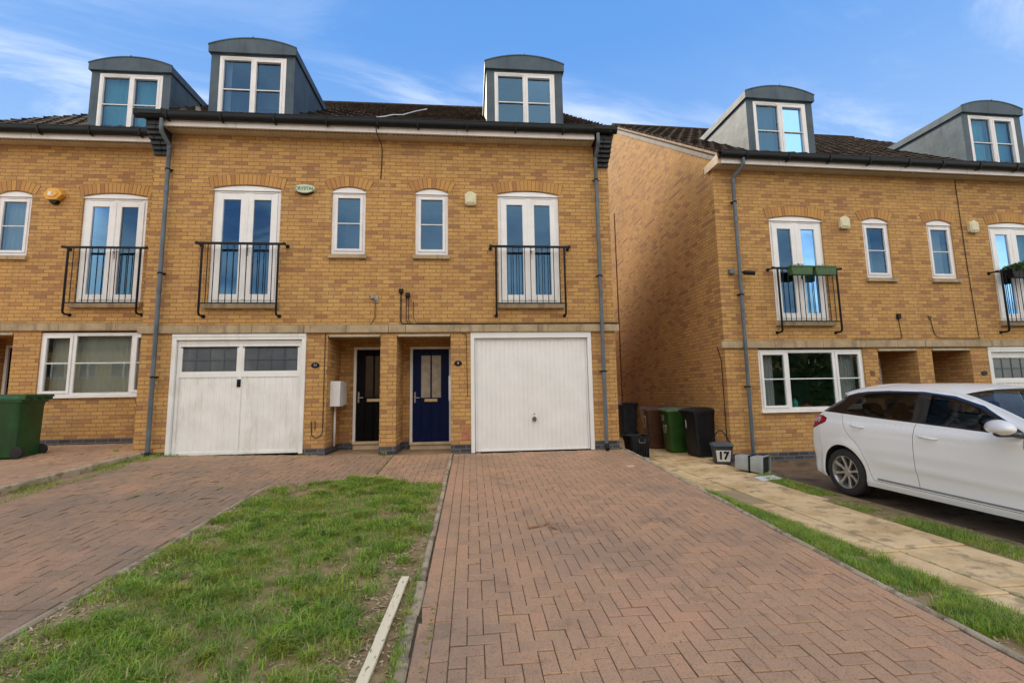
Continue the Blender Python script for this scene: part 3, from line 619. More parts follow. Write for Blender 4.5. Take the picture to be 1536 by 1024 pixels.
    def plaque(s, cx, cz, txt, mat='iron'):
        mb=MB(); vs=[(cx+.075*math.cos(2*PI*i/20),cz+.05*math.sin(2*PI*i/20)) for i in range(20)]; mb.prism(vs,'y',-.02,0); o=s.P(mb,'number_plaque',M[mat],bevel=.005)
        tag(o,'small black oval number plaque on the brick pier')
        if txt: text_obj('numerals',txt,.062,M['white_plastic'],o,(cx+s.off[0],-.022,cz),ext=.001)

M['mortar_dark'] = simple('joint_mortar', (.17,.10,.055), .95, .15, 12)
M['garage_glass'] = simple('dusty_garage_pane', (.085,.105,.125), .16, .12, 3, ((.16,.17,.17), .5))
C_FR=(0,0,0,0); A_FR=(0,.95,.20,0); R_FR=(5.1781,.1339,-.3435,.0281)

# centre house with the old garage door
h1=House('brick_house',C_FR,-5.98,-1.57,'yellow brick house with grubby leaded garage door, oval green alarm box and black front door','terraced brick houses')
h1.french(-4.265,low=('cur_blue',1.05)); h1.small_window(-2.368); h1.garage(-5.44,-3.08,'old',.035); h1.recess(-2.69,-1.72,.88,(-2.42,-1.72,.14,2.06),-.02)
h1.walls(); h1.front_door(-2.42,-1.62,.88,.14,2.06,M['blackdoor'],'black front door in deep shade',False)
h1.balcony(-4.255); h1.string_course(-6.03,-1.5725,(-5.0,-4.05,-3.12,-2.35)); h1.eaves(-5.70,-1.5705,-6.13,-1.571); h1.roof(-5.98,-1.572,verge_l=.05); h1.dormer(-4.295,(('cur_white',.18),None),.03)
h1.corbel(-5.98,-5.70,-1); h1.downpipe(-5.668,6.2,.12,'str'); h1.alarm(-3.19,5.04,'oval'); h1.plaque(-2.90,1.635,'11')
mtr=MB(); mtr.box(-2.69,-2.50,.20,.46,.86,1.34); mtr.box(-2.688,-2.51,.47,.72,.88,1.33); o=h1.P(mtr,'meter_box',M['white_plastic'],bevel=.01)
mp=MB(); mp.tube([(-2.655,.44,.9),(-2.655,.44,.1)],.022,10); h1.P(mp,'meter_pipe',M['white_plastic'],o,smooth=True)
h1.cable([(-1.79,-.36,6.34),(-1.80,-.40,6.28),(-1.80,-.37,6.18),(-1.80,-.30,6.09),(-1.76,-.08,6.02),(-1.745,-.012,5.92),(-1.75,-.012,5.6),(-1.765,-.012,5.30)],.009)
h1.cable([(-1.83,-.012,2.86),(-1.83,-.012,2.52),(-1.90,-.012,2.42),(-1.92,-.02,2.40)],.005)
br=MB(); br.box(-1.90,-1.86,-.05,0,2.90,2.94); br.tube([(-1.92,-.02,2.96),(-1.85,-.06,2.93),(-1.80,-.05,2.85)],.014); br.box(-1.82,-1.78,-.03,0,2.82,2.95); o=h1.P(br,'wall_bracket',M['steel'],smooth=True,angle=40)
h1.cable([(-2.735,-.01,2.22),(-2.735,-.012,.40),(-2.78,-.014,.33),(-2.86,-.016,.30),(-2.93,-.016,.36),(-2.94,-.012,.60),(-2.87,-.012,.61),(-2.87,-.012,.45)],.007)
rc=MB()
def roofpt(x,y,h=.04): return (x,y,roofz(y)+h)
h1.cable([roofpt(-1.83,-.22,.05),roofpt(-1.70,-.05,.06),roofpt(-1.62,.35,.07),roofpt(-1.45,.6,.06),roofpt(-1.35,2.0,.06),roofpt(-1.2,3.3,.05)],.011,'white_plastic','roof_cable')

# centre house with the blue front door
h2=House('brick_house',C_FR,-1.57,2.84,'yellow brick house with clean white ribbed garage door and navy front door','terraced brick houses')
h2.french(1.158,low=('cur_blue',1.0)); h2.small_window(-.769); h2.garage(-.02,2.35,'plain',-.045); h2.recess(-1.42,-.40,.88,(-1.28,-.42,.10,2.06),-.05)
h2.walls(); h2.front_door(-1.28,-.42,.88,.10,2.06,M['navy'],None,True)
h2.balcony(1.158); h2.string_course(-1.5695,2.92,(-1.25,-.22,.55,1.3,2.05)); h2.eaves(-1.5695,2.50,-1.569,2.94); h2.roof(-1.568,2.84,verge_r=.05); h2.dormer(1.145,(('cur_teal',.0),None),-.05)
h2.corbel(2.54,2.84,1); h2.downpipe(2.555,6.2,.06,'str'); h2.alarm(0.0,4.92,'cream'); h2.plaque(-.26,1.64,'9')
jb=MB(); jb.box(-1.385,-1.30,-.05,0,3.005,3.085); jb.box(-1.26,-1.175,-.05,0,2.93,3.01); jb.lathe([(.0,-.06),(.045,-.05),(.045,0)],(-1.217,0,2.955),'y',12); h2.P(jb,'junction_box',M['iron'],bevel=.006)
h2.cable([(-1.345,-.015,3.0),(-1.345,-.015,2.46),(-1.32,-.02,2.405),(-.8,-.045,2.40),(2.50,-.048,2.405),(2.9,-.048,2.40)],.012)
h2.cable([(-1.245,-.012,2.93),(-1.245,-.012,2.5),(-1.20,-.03,2.41)],.006); h2.cable([(-1.20,-.012,2.93),(-1.20,-.012,2.5),(-1.16,-.03,2.41)],.006)
h2.cable([(-1.11,-.01,2.85),(-1.11,-.01,2.52),(-1.04,-.03,2.42),(-.2,-.047,2.425),(-.17,-.05,2.39)],.005)
h2.cable([(-.18,-.012,2.23),(-.10,-.012,2.19),(-.085,-.012,1.0)],.005)
vb=MB(); vb.box(-.205,-.045,-.006,.01,.20,.42); o=h2.P(vb,'vent_brick',simple('terracotta',(.40,.16,.09),.85,.15,10)); tag(o,'reddish replaced brick patch low on the pier')
mb_=MB(); mb_.box(-.455,-.402,.30,.60,.92,1.42); h2.P(mb_,'meter_box',M['white_plastic'],bevel=.008)

# left house (set back)
h0=House('brick_house',A_FR,-10.1,-5.99,'yellow brick house set back at left with amber alarm box and wide kitchen window','terraced brick houses')
h0.french(-7.325,low=('cur_blue',1.0)); h0.small_window(-9.235,.9); h0.kitchen_window(-8.49,-6.08,(-7.88,-6.78)); h0.recess(-9.93,-8.98,.88,(-9.9,-9.0,.16,2.06))
h0.walls(); h0.front_door(-9.9,-9.0,.88,.16,2.06,M['blackdoor'],None,False)
h0.balcony(-7.325); h0.string_course(-10.14,-6.0,(-9.2,-8.15,-7.1)); h0.eaves(-10.1,-5.995); h0.roof(-10.1,-5.995); h0.dormer(-7.24,(('cur_teal',.95),('cur_teal',.9)),.03)
h0.alarm(-8.43,5.03,'amber')
h0.curtain(h0.wall,-8.42,-6.12,.95,2.2,.20,M['cur_grey'],24,.006,'kitchen_blind')

# right pair
h3=House('brick_house',R_FR,0.0,4.62,'yellow brick house with sunlit side wall, wide kitchen window and green planters on its balcony','terraced brick houses')
h3.french(1.845,right=('cur_teal',.75)); h3.small_window(3.77,.5,'cur_teal'); kw=h3.kitchen_window(.73,3.14,(1.385,2.47)); h3.recess(3.49,4.44,.88,(3.55,4.4,.12,2.06))
h3.walls(); h3.front_door(3.55,4.4,.88,.12,2.06,M['blackdoor'],None,False)
h3.balcony(1.875); h3.string_course(-.07,4.618,(1.1,2.2,3.2,3.95)); h3.eaves(.05,4.6195,.0,4.6195); h3.roof(0,4.619,verge_l=.06); h3.dormer(1.735,(('cur_blue',.9),('cur_teal',.9)),0)
h3.downpipe(.40,6.2,-.02,'swan'); h3.alarm(2.98,4.99,'cream')
bb=MB(); bb.prism([(-.27,roofz(-.27)-.075),(RIDGE_Y,RIDGE_Z-.075),(RIDGE_Y,RIDGE_Z-.27),(-.0,roofz(0)-.25),(-.27,roofz(-.27)-.12)],'x',-.03,.002); bb.prism([(BACK_Y-.06,roofz(-.27)-.075),(RIDGE_Y+.001,RIDGE_Z-.075),(RIDGE_Y+.001,RIDGE_Z-.27),(BACK_Y-.33,roofz(0)-.25),(BACK_Y-.06,roofz(-.27)-.12)],'x',-.03,.002); h3.P(bb,'barge_board',M['grey_board'],bevel=.004)
vm=MB(); vm.prism([(RY0+.03,RZ0-.01),(RIDGE_Y,RIDGE_Z-.03),(RIDGE_Y,RIDGE_Z-.085),(RY0+.03,RZ0-.065)],'x',-.052,.0); h3.P(vm,'verge_mortar',M['mortar'])
be=MB(); be.prism([(-.30,6.09),(-.30,6.31),(.22,6.24),(.22,6.09)],'x',-.045,-.02); be.box(-.02,.06,-.27,-.0,WT-.01,6.25); h3.P(be,'box_end',M['wood_cream'],bevel=.004)
o=h3.cobox(.20,.31,-.07,-.0,3.80,3.90,'pipe','security_light','small grey wall unit beside the downpipe')
cm=MB(); cm.tube([(.47,-.02,3.83),(.50,-.12,3.83)],.02,10); cm.tube([(.48,-.10,3.82),(.66,-.22,3.77)],.045,12); o=h3.P(cm,'security_camera',M['iron'],smooth=True,angle=40); tag(o,'black bullet camera by the downpipe')
h3.cobox(4.03,4.11,-.05,0,2.86,2.97,'iron','junction_box'); h3.cable([(4.07,-.012,2.87),(4.10,-.012,2.5),(4.09,-.02,2.43),(3.7,-.046,2.41),(2.9,-.046,2.41)],.007)
h3.cable([(-.012,.25,2.3),(-.014,.12,2.0),(-.014,.12,-.0)],.008); h3.cable([(-.010,6.05,7.6),(-.010,6.05,-.1)],.012,'mortar_dark','movement_joint')
pl=MB(); pl.box(3.27,3.36,-.012,.0,1.64,1.74); h3.P(pl,'number_plaque',M['mortar_dark'])
h4=House('brick_house',R_FR,4.62,9.2,'yellow brick house at the right edge with a black planter of greenery on its balcony','terraced brick houses')
h4.french(7.275,left=('cur_white',.8),right=('cur_teal',.5)); h4.small_window(5.375,.9); h4.garage(6.19,8.55,'old',-.02); h4.recess(4.80,5.76,.88,(4.85,5.7,.12,2.06))
h4.walls(); h4.front_door(4.85,5.7,.88,.12,2.06,M['blackdoor'],None,False)
h4.balcony(7.27); h4.string_course(4.622,9.25,(5.6,6.5,7.4,8.4)); h4.eaves(4.6205,9.15,4.621,9.3); h4.roof(4.622,9.2,verge_r=.05); h4.dormer(7.20,(('cur_teal',.9),('cur_teal',.9)),-.02)
h4.alarm(6.21,4.98,'cream'); h4.plaque(6.03,1.66,None,'blackbrick')
h4.cable([(5.93,-.012,6.08),(5.96,-.012,4.0),(6.01,-.012,2.50),(5.98,-.04,2.42),(5.2,-.046,2.42),(4.97,-.02,2.45),(4.90,-.012,2.55),(4.85,-.012,2.88)],.007); h4.cobox(4.81,4.87,-.03,0,2.86,2.93,'mortar_dark','junction_box')
# ------------------------------------------------------------------ ground
def GC(x,y): return -.055+.028*max(0,-1-x)+.0585*min(y,.0)
def GR(x,y): return -.385+.005*y
def GA(x,y): return .158+.055*min(y,.95)
def GL(x,y): return GC(x,y)-.005
def herring(name, x0,x1,y0,y1, zf, mat, rot=0, inside=None, soldiers=(), L=.2, gap=.0026, jit=.0013, clip=None):
    vs=[]; fs=[]
    def slab(a,b,c,d):
        if clip and (c+d)/2<clip[1]:
            if a>clip[0]: return
            b=min(b,clip[0])
        if b-a<.02 or d-c<.02: return
        if inside and not inside((a+b)/2,(c+d)/2): return
        a+=gap;b-=gap;c+=gap;d-=gap; e=.004; h=random.gauss(0,jit); t1=random.gauss(0,jit*.8); t2=random.gauss(0,jit*.8); w=.0015
        base=len(vs); q=[(a,c),(b,c),(b,d),(a,d)]; qi=[(a+e,c+e),(b-e,c+e),(b-e,d-e),(a+e,d-e)]
        for (x,y),s1,s2 in zip(q,(-1,1,1,-1),(-1,-1,1,1)):
            x+=random.uniform(-w,w); y+=random.uniform(-w,w); vs.append((x,y,zf(x,y)-.012)); 
        for (x,y),s1,s2 in zip(q,(-1,1,1,-1),(-1,-1,1,1)): vs.append((x,y,zf(x,y)+h+t1*s1+t2*s2-.003))
        for (x,y),s1,s2 in zip(qi,(-1,1,1,-1),(-1,-1,1,1)): vs.append((x,y,zf(x,y)+h+t1*s1+t2*s2))
        fs.append((base+8,base+9,base+10,base+11))
        for k in range(4):
            k2=(k+1)%4; fs.append((base+4+k,base+4+k2,base+8+k2,base+8+k)); fs.append((base+k,base+k2,base+4+k2,base+4+k))
    ax0,ax1=x0,x1
    for side,wd in soldiers:
        y=y0+random.random()*.1-.1
        while y<y1:
            a,b=(ax0,ax0+wd) if side=='l' else (ax1-wd,ax1)
            slab(a,b,max(y,y0),min(y+L,y1)); y+=L
        if side=='l': ax0+=wd
        else: ax1-=wd
    u=L/2; nx=int((ax1-ax0)/u)+3; ny=int((y1-y0)/u)+3
    cl=lambda v,a,b: min(max(v,a),b)
    for i in range(-2,nx):
        for j in range(-2,ny):
            k=(i-j)%4; X=ax0+i*u; Y=y0+j*u
            if k==0: r=(X,X+2*u,Y,Y+u)
            elif k==3: r=(X,X+u,Y,Y+2*u)
            else: continue
            slab(cl(r[0],ax0,ax1),cl(r[1],ax0,ax1),cl(r[2],y0,y1),cl(r[3],y0,y1))
    me=bpy.data.meshes.new(name); me.from_pydata(vs,[],fs); me.materials.append(mat); o=bpy.data.objects.new(name,me); COL.objects.link(o); tag(o,kind='structure')
    return o
def sheet(name, poly_or_rect, zf, mat, nx=20, ny=40, noise=0.0, kind='structure', inside=None):
    x0,x1,y0,y1=poly_or_rect; vs=[]; fs=[]
    for j in range(ny+1):
        for i in range(nx+1):
            x=x0+(x1-x0)*i/nx; y=y0+(y1-y0)*j/ny
            e=0 if i in(0,nx) or j in (0,ny) else random.gauss(0,noise); vs.append((x,y,zf(x,y)+e))
    for j in range(ny):
        for i in range(nx):
            a=j*(nx+1)+i
            if inside and not inside(x0+(x1-x0)*(i+.5)/nx, y0+(y1-y0)*(j+.5)/ny): continue
            fs.append((a,a+1,a+nx+2,a+nx+1))
    me=bpy.data.meshes.new(name); me.from_pydata(vs,[],fs); me.materials.append(mat)
    for p in me.polygons: p.use_smooth=True
    o=bpy.data.objects.new(name,me); COL.objects.link(o); tag(o,kind=kind); return o
def world_mat(name, c1, c2, scale, c3=None, rough=.9, bump=.01, fine=90, c3r=(.5,.65), amt=.8):
    t=NT(name); W=t.n('ShaderNodeNewGeometry').outputs['Position']; n=t.noise(W,scale,6,.65); c=t.mix(t.sstep(n,.35,.65),c1,c2); f=t.noise(W,fine,4,.7)
    if c3: c=t.mix(t.math('MULTIPLY',t.sstep(t.noise(W,scale*2.7,5,.6),*c3r),amt),c,c3)
    c=t.mix(t.math('MULTIPLY',t.sstep(f,.5,.75),.35),c,tuple(x*.45 for x in c1)); return t.pbr(c,rough,0,t.bump(f,.7,bump),.2)
M['soil']=world_mat('bare_soil',(.26,.18,.09),(.38,.28,.15),5,(.13,.16,.045))
M['joint']=world_mat('paving_joint',(.085,.062,.042),(.14,.10,.068),4,(.035,.05,.016),c3r=(.5,.6))
M['joint_mossy']=world_mat('mossy_joint',(.09,.068,.045),(.13,.10,.065),4,(.04,.065,.016),c3r=(.42,.55))
M['edging']=world_mat('concrete_edging',(.38,.30,.20),(.50,.41,.29),3,(.20,.17,.11),c3r=(.5,.6))
M['slab']=world_mat('sandy_concrete_slab',(.58,.40,.20),(.78,.58,.33),2.2,(.30,.225,.14),c3r=(.52,.66),amt=.75,bump=.004)
M['slab_dark']=world_mat('stained_concrete_slab',(.34,.25,.15),(.43,.32,.20),2.5,(.62,.38,.22),c3r=(.6,.68),bump=.004)
M['drive_r']=world_mat('worn_brown_hardstanding',(.14,.095,.062),(.22,.155,.10),1.3,(.07,.055,.04),c3r=(.5,.65))
M['asphalt']=world_mat('road_asphalt',(.045,.045,.047),(.065,.064,.062),1,None)
M['terrain']=world_mat('garden_ground',(.07,.075,.04),(.11,.10,.06),.8,(.12,.10,.06))
P_WARM=[(0,(.43,.265,.165)),(.25,(.465,.288,.172)),(.5,(.50,.305,.182)),(.7,(.45,.282,.176)),(.9,(.53,.305,.178)),(1,(.395,.252,.162))]
P_GREY=[(0,(.36,.235,.150)),(.3,(.395,.255,.158)),(.6,(.34,.225,.147)),(.8,(.42,.262,.158)),(1,(.31,.21,.142))]
M['pav_warm']=paver_mat('red_block_paving',P_WARM,(.28,.205,.15),wear=.55)
M['pav_grey']=paver_mat('worn_block_paving',P_GREY,(.235,.185,.14),wear=.7)
M['pav_left']=paver_mat('left_block_paving',P_WARM,(.30,.215,.155),wear=.6)

XL,XR=-.40,2.92; YF=-9.6
herring('driveway',XL+.05,XR,YF,.02,GC,M['pav_warm'],soldiers=(('l',.105),('l',.105),('r',.105)))
sheet('driveway_bed',(XL+.01,XR+.01,YF,.10),lambda x,y:GC(x,y)-.006,M['joint'],12,60)
def lawn_top(x):   # far edge of the lawn
    if x<-1.5: return -2.35+ (x+2.7)/1.2*.75
    return -1.60-(x+1.5)/1.1*.55+.22*math.sin((x+1.5)/1.1*PI)*-.5
def in_left(x,y): return x<-2.74 or (x<-1.47 and y>lawn_top(x)-.02)
herring('driveway',-5.70,-1.46,YF,.02,GC,M['pav_grey'],inside=in_left,gap=.0026,jit=.0022,clip=(-2.772,-2.36))
sheet('driveway_bed',(-5.73,-1.44,YF,.10),lambda x,y:GC(x,y)-.0085,M['joint_mossy'],40,90,inside=lambda x,y: x<-2.72 or y>lawn_top(x)-.03)
herring('footpath',-1.44,XL,-2.2,.02,GC,M['pav_left'],inside=lambda x,y:y>lawn_top(x)+.02)
sheet('footpath_bed',(-1.44,XL,-2.25,.10),lambda x,y:GC(x,y)-.0085,M['joint'],20,30,inside=lambda x,y:y>lawn_top(x)-.03)
herring('driveway',-13.5,-5.80,YF,.97,GA,M['pav_left'],gap=.0024,jit=.002)
sheet('driveway_bed',(-13.6,-5.80,YF,1.05),lambda x,y:GA(x,y)-.0085,M['joint'],20,60)
# edging kerbs as real upstands
def edging(x0,x1,y0,y1,zf,h,name='kerb',seg=.91,mat='edging',wob=.004,low=.3):
    mb=MB(); y=y0
    while y<y1-.01:
        e=min(y+seg,y1); dz=random.gauss(0,wob); dx=random.gauss(0,wob); dz2=random.gauss(0,wob)
        vs=[]
        for yy,dd in ((y+.004,dz),(e-.004,dz2)):
            z=zf((x0+x1)/2,yy)+h+dd; c=.012
            vs += [(x0+dx,yy,z-low),(x0+dx,yy,z-c),(x0+dx+c,yy,z),(x1+dx-c,yy,z),(x1+dx,yy,z-c),(x1+dx,yy,z-low)]
        mb.add(vs,[(0,1,2,3,4,5),(11,10,9,8,7,6)]+[(i,6+i,7+i,i+1) for i in range(5)]); y=e
    o=mb.build(name,M[mat],smooth=False); tag(o,kind='structure'); return o
edging(-.415,-.365,-5.05,-.02,GC,.012); edging(-.43,-.36,YF,-5.06,GC,.004,wob=.007,seg=.45)
edging(-2.77,-2.715,YF,-2.36,GC,.018)
edging(2.925,2.975,YF,.55,GC,.016)
edging(-5.80,-5.70,YF,.0,lambda x,y:.155+.052*y,.0,low=.4)
# lawn soil, sand patch, planting strips
sheet('soil',(-2.72,-.41,YF,-1.3),lambda x,y:GC(x,y)-.006,M['soil'],50,160,.007,inside=lambda x,y:y<lawn_top(x)+.03)
M['sand']=world_mat('spilled_sand',(.46,.32,.17),(.56,.40,.23),6,(.25,.18,.10))
def sandz(x,y):
    d=((x+1.42)/.34)**2+((y+1.72)/.22)**2; return GC(x,y)-.03+.062*math.exp(-d*1.6)
sheet('sand',(-1.95,-.75,-2.15,-1.35),sandz,M['sand'],40,30,.002)
def GS(x,y):   # strip between drive and slabs
    t=min(max((x-2.97)/(.30 if y>-2.6 else .45),0),1); return GC(2.95,y)*(1-t)+(GR(x,y))*t-.02
sheet('verge',(2.97,3.60,YF,.8),GS,M['soil'],12,120,.006)
sheet('hardstanding',(4.45,13.5,YF,.16+.25),lambda x,y:GR(x,y)-.012,M['drive_r'],30,40,.0)
sheet('alley',(2.80,5.25,.5,12.5),lambda x,y:GR(x,y)-.012,M['soil'],10,30,.004)
def slab(x0,x1,y0,y1,mat='slab'):
    mb=MB(); g=random.uniform(.006,.013); tl=random.gauss(0,.005)
    vs=[]; c=.008
    for (x,y) in ((x0+g,y0+g),(x1-g,y0+g),(x1-g,y1-g),(x0+g,y1-g)): vs.append((x,y,GR(x,y)-.06))
    for (x,y) in ((x0+g,y0+g),(x1-g,y0+g),(x1-g,y1-g),(x0+g,y1-g)): vs.append((x,y,GR(x,y)+.008+tl))
    for (x,y) in ((x0+g+c,y0+g+c),(x1-g-c,y0+g+c),(x1-g-c,y1-g-c),(x0+g+c,y1-g-c)): vs.append((x,y,GR(x,y)+.014+tl))
    fs=[(8,9,10,11)]+[(k,(k+1)%4,4+(k+1)%4,4+k) for k in range(4)]+[(4+k,4+(k+1)%4,8+(k+1)%4,8+k) for k in range(4)]
    mb.add(vs,fs); return mb.build('path_slab',M[mat])
ys=[12.3,9,6.2,3.4,1.2,-.7,-2.25,-3.1,-4.85,-5.68,-7.4,YF]
sl=[]
for i in range(len(ys)-1):
    l0=3.44 if ys[i]<-3 else (3.24 if i==6 else (3.30 if ys[i]<0 else 3.2))
    sl.append(slab(l0+random.uniform(-.03,.03),3.775,ys[i+1],ys[i],'slab_dark' if i==6 else 'slab'))
ys=[12.3,8,5.2,2.4,.6,-1.3,-3.02,-4.78,-5.58,-7.6,YF]
for i in range(len(ys)-1): sl.append(slab(3.785,5.17 if ys[i+1]>.1 else (4.86 if ys[i+1]>-1.4 else (4.64 if ys[i+1]>-3.1 else 4.50)),ys[i+1],ys[i],'slab'))
for o in sl: tag(o,kind='structure')
sheet('verge',(4.46,5.05,YF,-1.0),lambda x,y:GR(x,y)-.0+.002,M['soil'],6,90,.004)
# pavement, road, opposite verge and open ground
sheet('pavement',(-60,60,-11.6,YF),lambda x,y:-.66,M['edging'],4,2)
sheet('road',(-60,60,-17.5,-11.6),lambda x,y:-.76,M['asphalt'],4,2)
sheet('pavement',(-60,60,-19.5,-17.5),lambda x,y:-.64,M['edging'],4,2)
me=bpy.data.meshes.new('ground'); me.from_pydata([(-900,-900,-.9),(900,-900,-.9),(900,900,-.9),(-900,900,-.9)],[],[(0,1,2,3)]); me.materials.append(M['terrain']); g=bpy.data.objects.new('ground',me); COL.objects.link(g); tag(g,kind='structure')

# ------------------------------------------------------------------ grass
def blades_obj(name, pts, hgt, width, mat, zf, lean=.5, nseg=2):
    # pts Nx2 ; hgt N ; builds curved blades
    N=len(pts); z=np.array([zf(x,y) for x,y in pts]); a=rng.uniform(0,2*PI,N); ln=np.abs(rng.normal(lean,.35,N))*hgt; d=np.stack([np.cos(a),np.sin(a)],1); s=np.stack([-d[:,1],d[:,0]],1)*(width[:,None]/2)
    V=np.zeros((N,5,3)); V[:,0,:2]=pts-s; V[:,1,:2]=pts+s; m=pts+d*(ln*.35)[:,None]; V[:,2,:2]=m-s*.8; V[:,3,:2]=m+s*.8; V[:,4,:2]=pts+d*ln[:,None]
    V[:,0,2]=z-.008; V[:,1,2]=z-.008; V[:,2,2]=z+hgt*.6; V[:,3,2]=z+hgt*.6; V[:,4,2]=z+hgt*np.clip(1.0-.25*(ln/hgt),.3,1)
    F=np.array([[0,1,3],[0,3,2],[2,3,4]]); F=(F[None]+ (np.arange(N)*5)[:,None,None]).reshape(-1,3)
    me=bpy.data.meshes.new(name); me.vertices.add(N*5); me.vertices.foreach_set('co',V.reshape(-1)); me.loops.add(len(F)*3); me.loops.foreach_set('vertex_index',F.reshape(-1).astype(np.int32))
    me.polygons.add(len(F)); me.polygons.foreach_set('loop_start',np.arange(0,len(F)*3,3,dtype=np.int32)); me.polygons.foreach_set('loop_total',np.full(len(F),3,dtype=np.int32)); me.update(calc_edges=True); me.validate()
    me.materials.append(mat); o=bpy.data.objects.new(name,me); COL.objects.link(o); tag(o,kind='stuff'); return o
def grass_mat():
    t=NT('grass_blades'); r=t.island(); W=t.n('ShaderNodeNewGeometry').outputs['Position']
    c=t.ramp(r,[(0,(.13,.25,.03)),(.3,(.23,.40,.042)),(.55,(.34,.56,.055)),(.74,(.47,.62,.08)),(.83,(.44,.47,.10)),(.92,(.52,.44,.20)),(1,(.62,.52,.28))])
    n=t.noise(W,2.6,3); c=t.mix(t.math('MULTIPLY',t.sstep(n,.50,.66),.6),c,(.44,.42,.08)); n2=t.noise(W,4.1,3); c=t.mix(t.math('MULTIPLY',t.sstep(n2,.5,.36),.4),c,(.13,.25,.045))
    n3=t.noise(W,8,3,.6); c=t.mix(t.math('MULTIPLY',t.sstep(n3,.52,.64),.4),c,(.14,.30,.07)); c=t.mix(t.math('MULTIPLY',t.sstep(n3,.46,.34),.45),c,(.48,.60,.06))
    d=t.n('ShaderNodeBsdfDiffuse'); t.set(d.inputs[0],c); tr=t.n('ShaderNodeBsdfTranslucent'); t.set(tr.inputs[0],c); gl=t.n('ShaderNodeBsdfGlossy'); gl.inputs['Roughness'].default_value=.45; t.set(gl.inputs[0],(.6,.65,.55))
    m1=t.n('ShaderNodeMixShader'); m1.inputs[0].default_value=.42; m2=t.n('ShaderNodeMixShader'); m2.inputs[0].default_value=.05
    L=t.t.links.new; L(d.outputs[0],m1.inputs[1]); L(tr.outputs[0],m1.inputs[2]); L(m1.outputs[0],m2.inputs[1]); L(gl.outputs[0],m2.inputs[2]); L(m2.outputs[0],t.out.inputs[0]); return t.mat
M['grass']=grass_mat()
def vnoise(x,y,s,seed=0):
    # cheap value noise
    X=x*s+seed*17.3; Y=y*s+seed*9.1; xi=np.floor(X); yi=np.floor(Y); fx=X-xi; fy=Y-yi; fx=fx*fx*(3-2*fx); fy=fy*fy*(3-2*fy)
    h=lambda a,b: np.modf(np.abs(np.sin(a*127.1+b*311.7+seed)*43758.5453))[0]
    return (h(xi,yi)*(1-fx)+h(xi+1,yi)*fx)*(1-fy)+(h(xi,yi+1)*(1-fx)+h(xi+1,yi+1)*fx)*fy
def lawn():
    # even cover, thinned on the bare patches, plus tufts
    n=120000; x=rng.uniform(-2.72,-.42,n); y=rng.uniform(-7.4,-1.55,n)
    top=np.array([lawn_top(v) for v in x]); bare=vnoise(x,y,1.7,1)*.6+vnoise(x,y,4.3,2)*.4
    edge=np.clip((x+.42)/-.55,0,1)*.5+.5; lf=np.clip((x+2.72)/.45,0,1)
    rightbare=((x>-1.05)&(x<-.45)&(y<-3.0))*.24+((x<-2.42)&(y<-3.0))*.34
    keep=(y<top-.02)&(bare-rightbare>.285+.12*rng.random(n))&(rng.random(n)<.35+.65*bare+.0*edge)
    x=x[keep];y=y[keep];b=bare[keep]
    h=.014+.040*rng.random(len(x))*(.35+b)
    tx=-.515-.05*(-5.06-y)/1.18; ok=~((np.abs(x-tx)<.05)&(y<-5.02)&(y>-6.28)); x=x[ok];y=y[ok];h=h[ok]
    P=[np.stack([x,y],1)];H=[h];Wd=[rng.uniform(.0022,.0045,len(x))]
    k=480; cx=rng.uniform(-2.66,-.5,k); cy=rng.uniform(-7.3,-1.8,k)
    for i in range(k):
        if cy[i]>lawn_top(cx[i])-.06 or (cx[i]>-.72 and -6.45<cy[i]<-4.95): continue
        m=int(rng.integers(50,150)); r=rng.uniform(.04,.15); hh=rng.uniform(.6,1.5); a=rng.uniform(0,2*PI,m); q=r*np.sqrt(rng.random(m)); px=np.clip(cx[i]+q*np.cos(a),-2.70,-.44); py=cy[i]+q*np.sin(a)
        P.append(np.stack([px,py],1)); H.append(hh*rng.uniform(.032,.082,m)*(1.2-q/r*.5)); Wd.append(rng.uniform(.004,.008,m))
    return blades_obj('grass',np.concatenate(P),np.concatenate(H),np.concatenate(Wd),M['grass'],GL,1.15)
lawn()
def strip(name,fx,y0,y1,n,zf,hmax=.06,thr=.35,seed=5,lean=.7):
    y=rng.uniform(y0,y1,n); t=rng.random(n); x=fx(y,t); b=vnoise(x,y,3.1,seed)*.5+vnoise(x,y,.9,seed+1)*.5; k=b>thr+.1*rng.random(n); x=x[k];y=y[k];b=b[k]
    h=.012+hmax*rng.random(len(x))*(.3+b*1.2); return blades_obj(name,np.stack([x,y],1),h,rng.uniform(.0025,.005,len(x)),M['grass'],zf,lean)
strip('grass',lambda y,t:2.985+t*(.20+.10*np.clip((-y-1.5)/3,-.6,.5)),-2.6,.3,9000,GS,.05,.40,5)
strip('grass',lambda y,t:2.985+t*(.30+.20*np.clip((-y-2.6)/1.2,0,1)),-7.4,-2.6,40000,GS,.085,.37,5,.95)
strip('grass',lambda y,t:4.52+.10*np.clip((y+3.6)/1.4,0,1)+t*.33+.1*np.clip((y+2)/.9,0,1),-7.2,-1.05,20000,GR,.05,.30,9)
strip('grass',lambda y,t:-5.69+t*t*.32,-5.5,-.05,9000,lambda x,y:GC(x,y)-.004,.06,.36,12)
tufts_later=[(3.02+random.random()*.38,-3.0-random.random()*3.8,random.uniform(.03,.08),70,random.uniform(.07,.13)) for i in range(34)]+[(3.33,-5.1,.09,190,.17),(3.36,-5.45,.09,150,.14),(3.30,-4.5,.08,120,.12)]+[(2.99+random.random()*.2,.2-random.random()*3.0,.03,26,.05) for i in range(16)]
strip('grass',lambda y,t:-5.0+3.9*((y+.5)/.5)+t*.02,-.5,0,10,lambda x,y:GC(x,y),.03,.9,3)
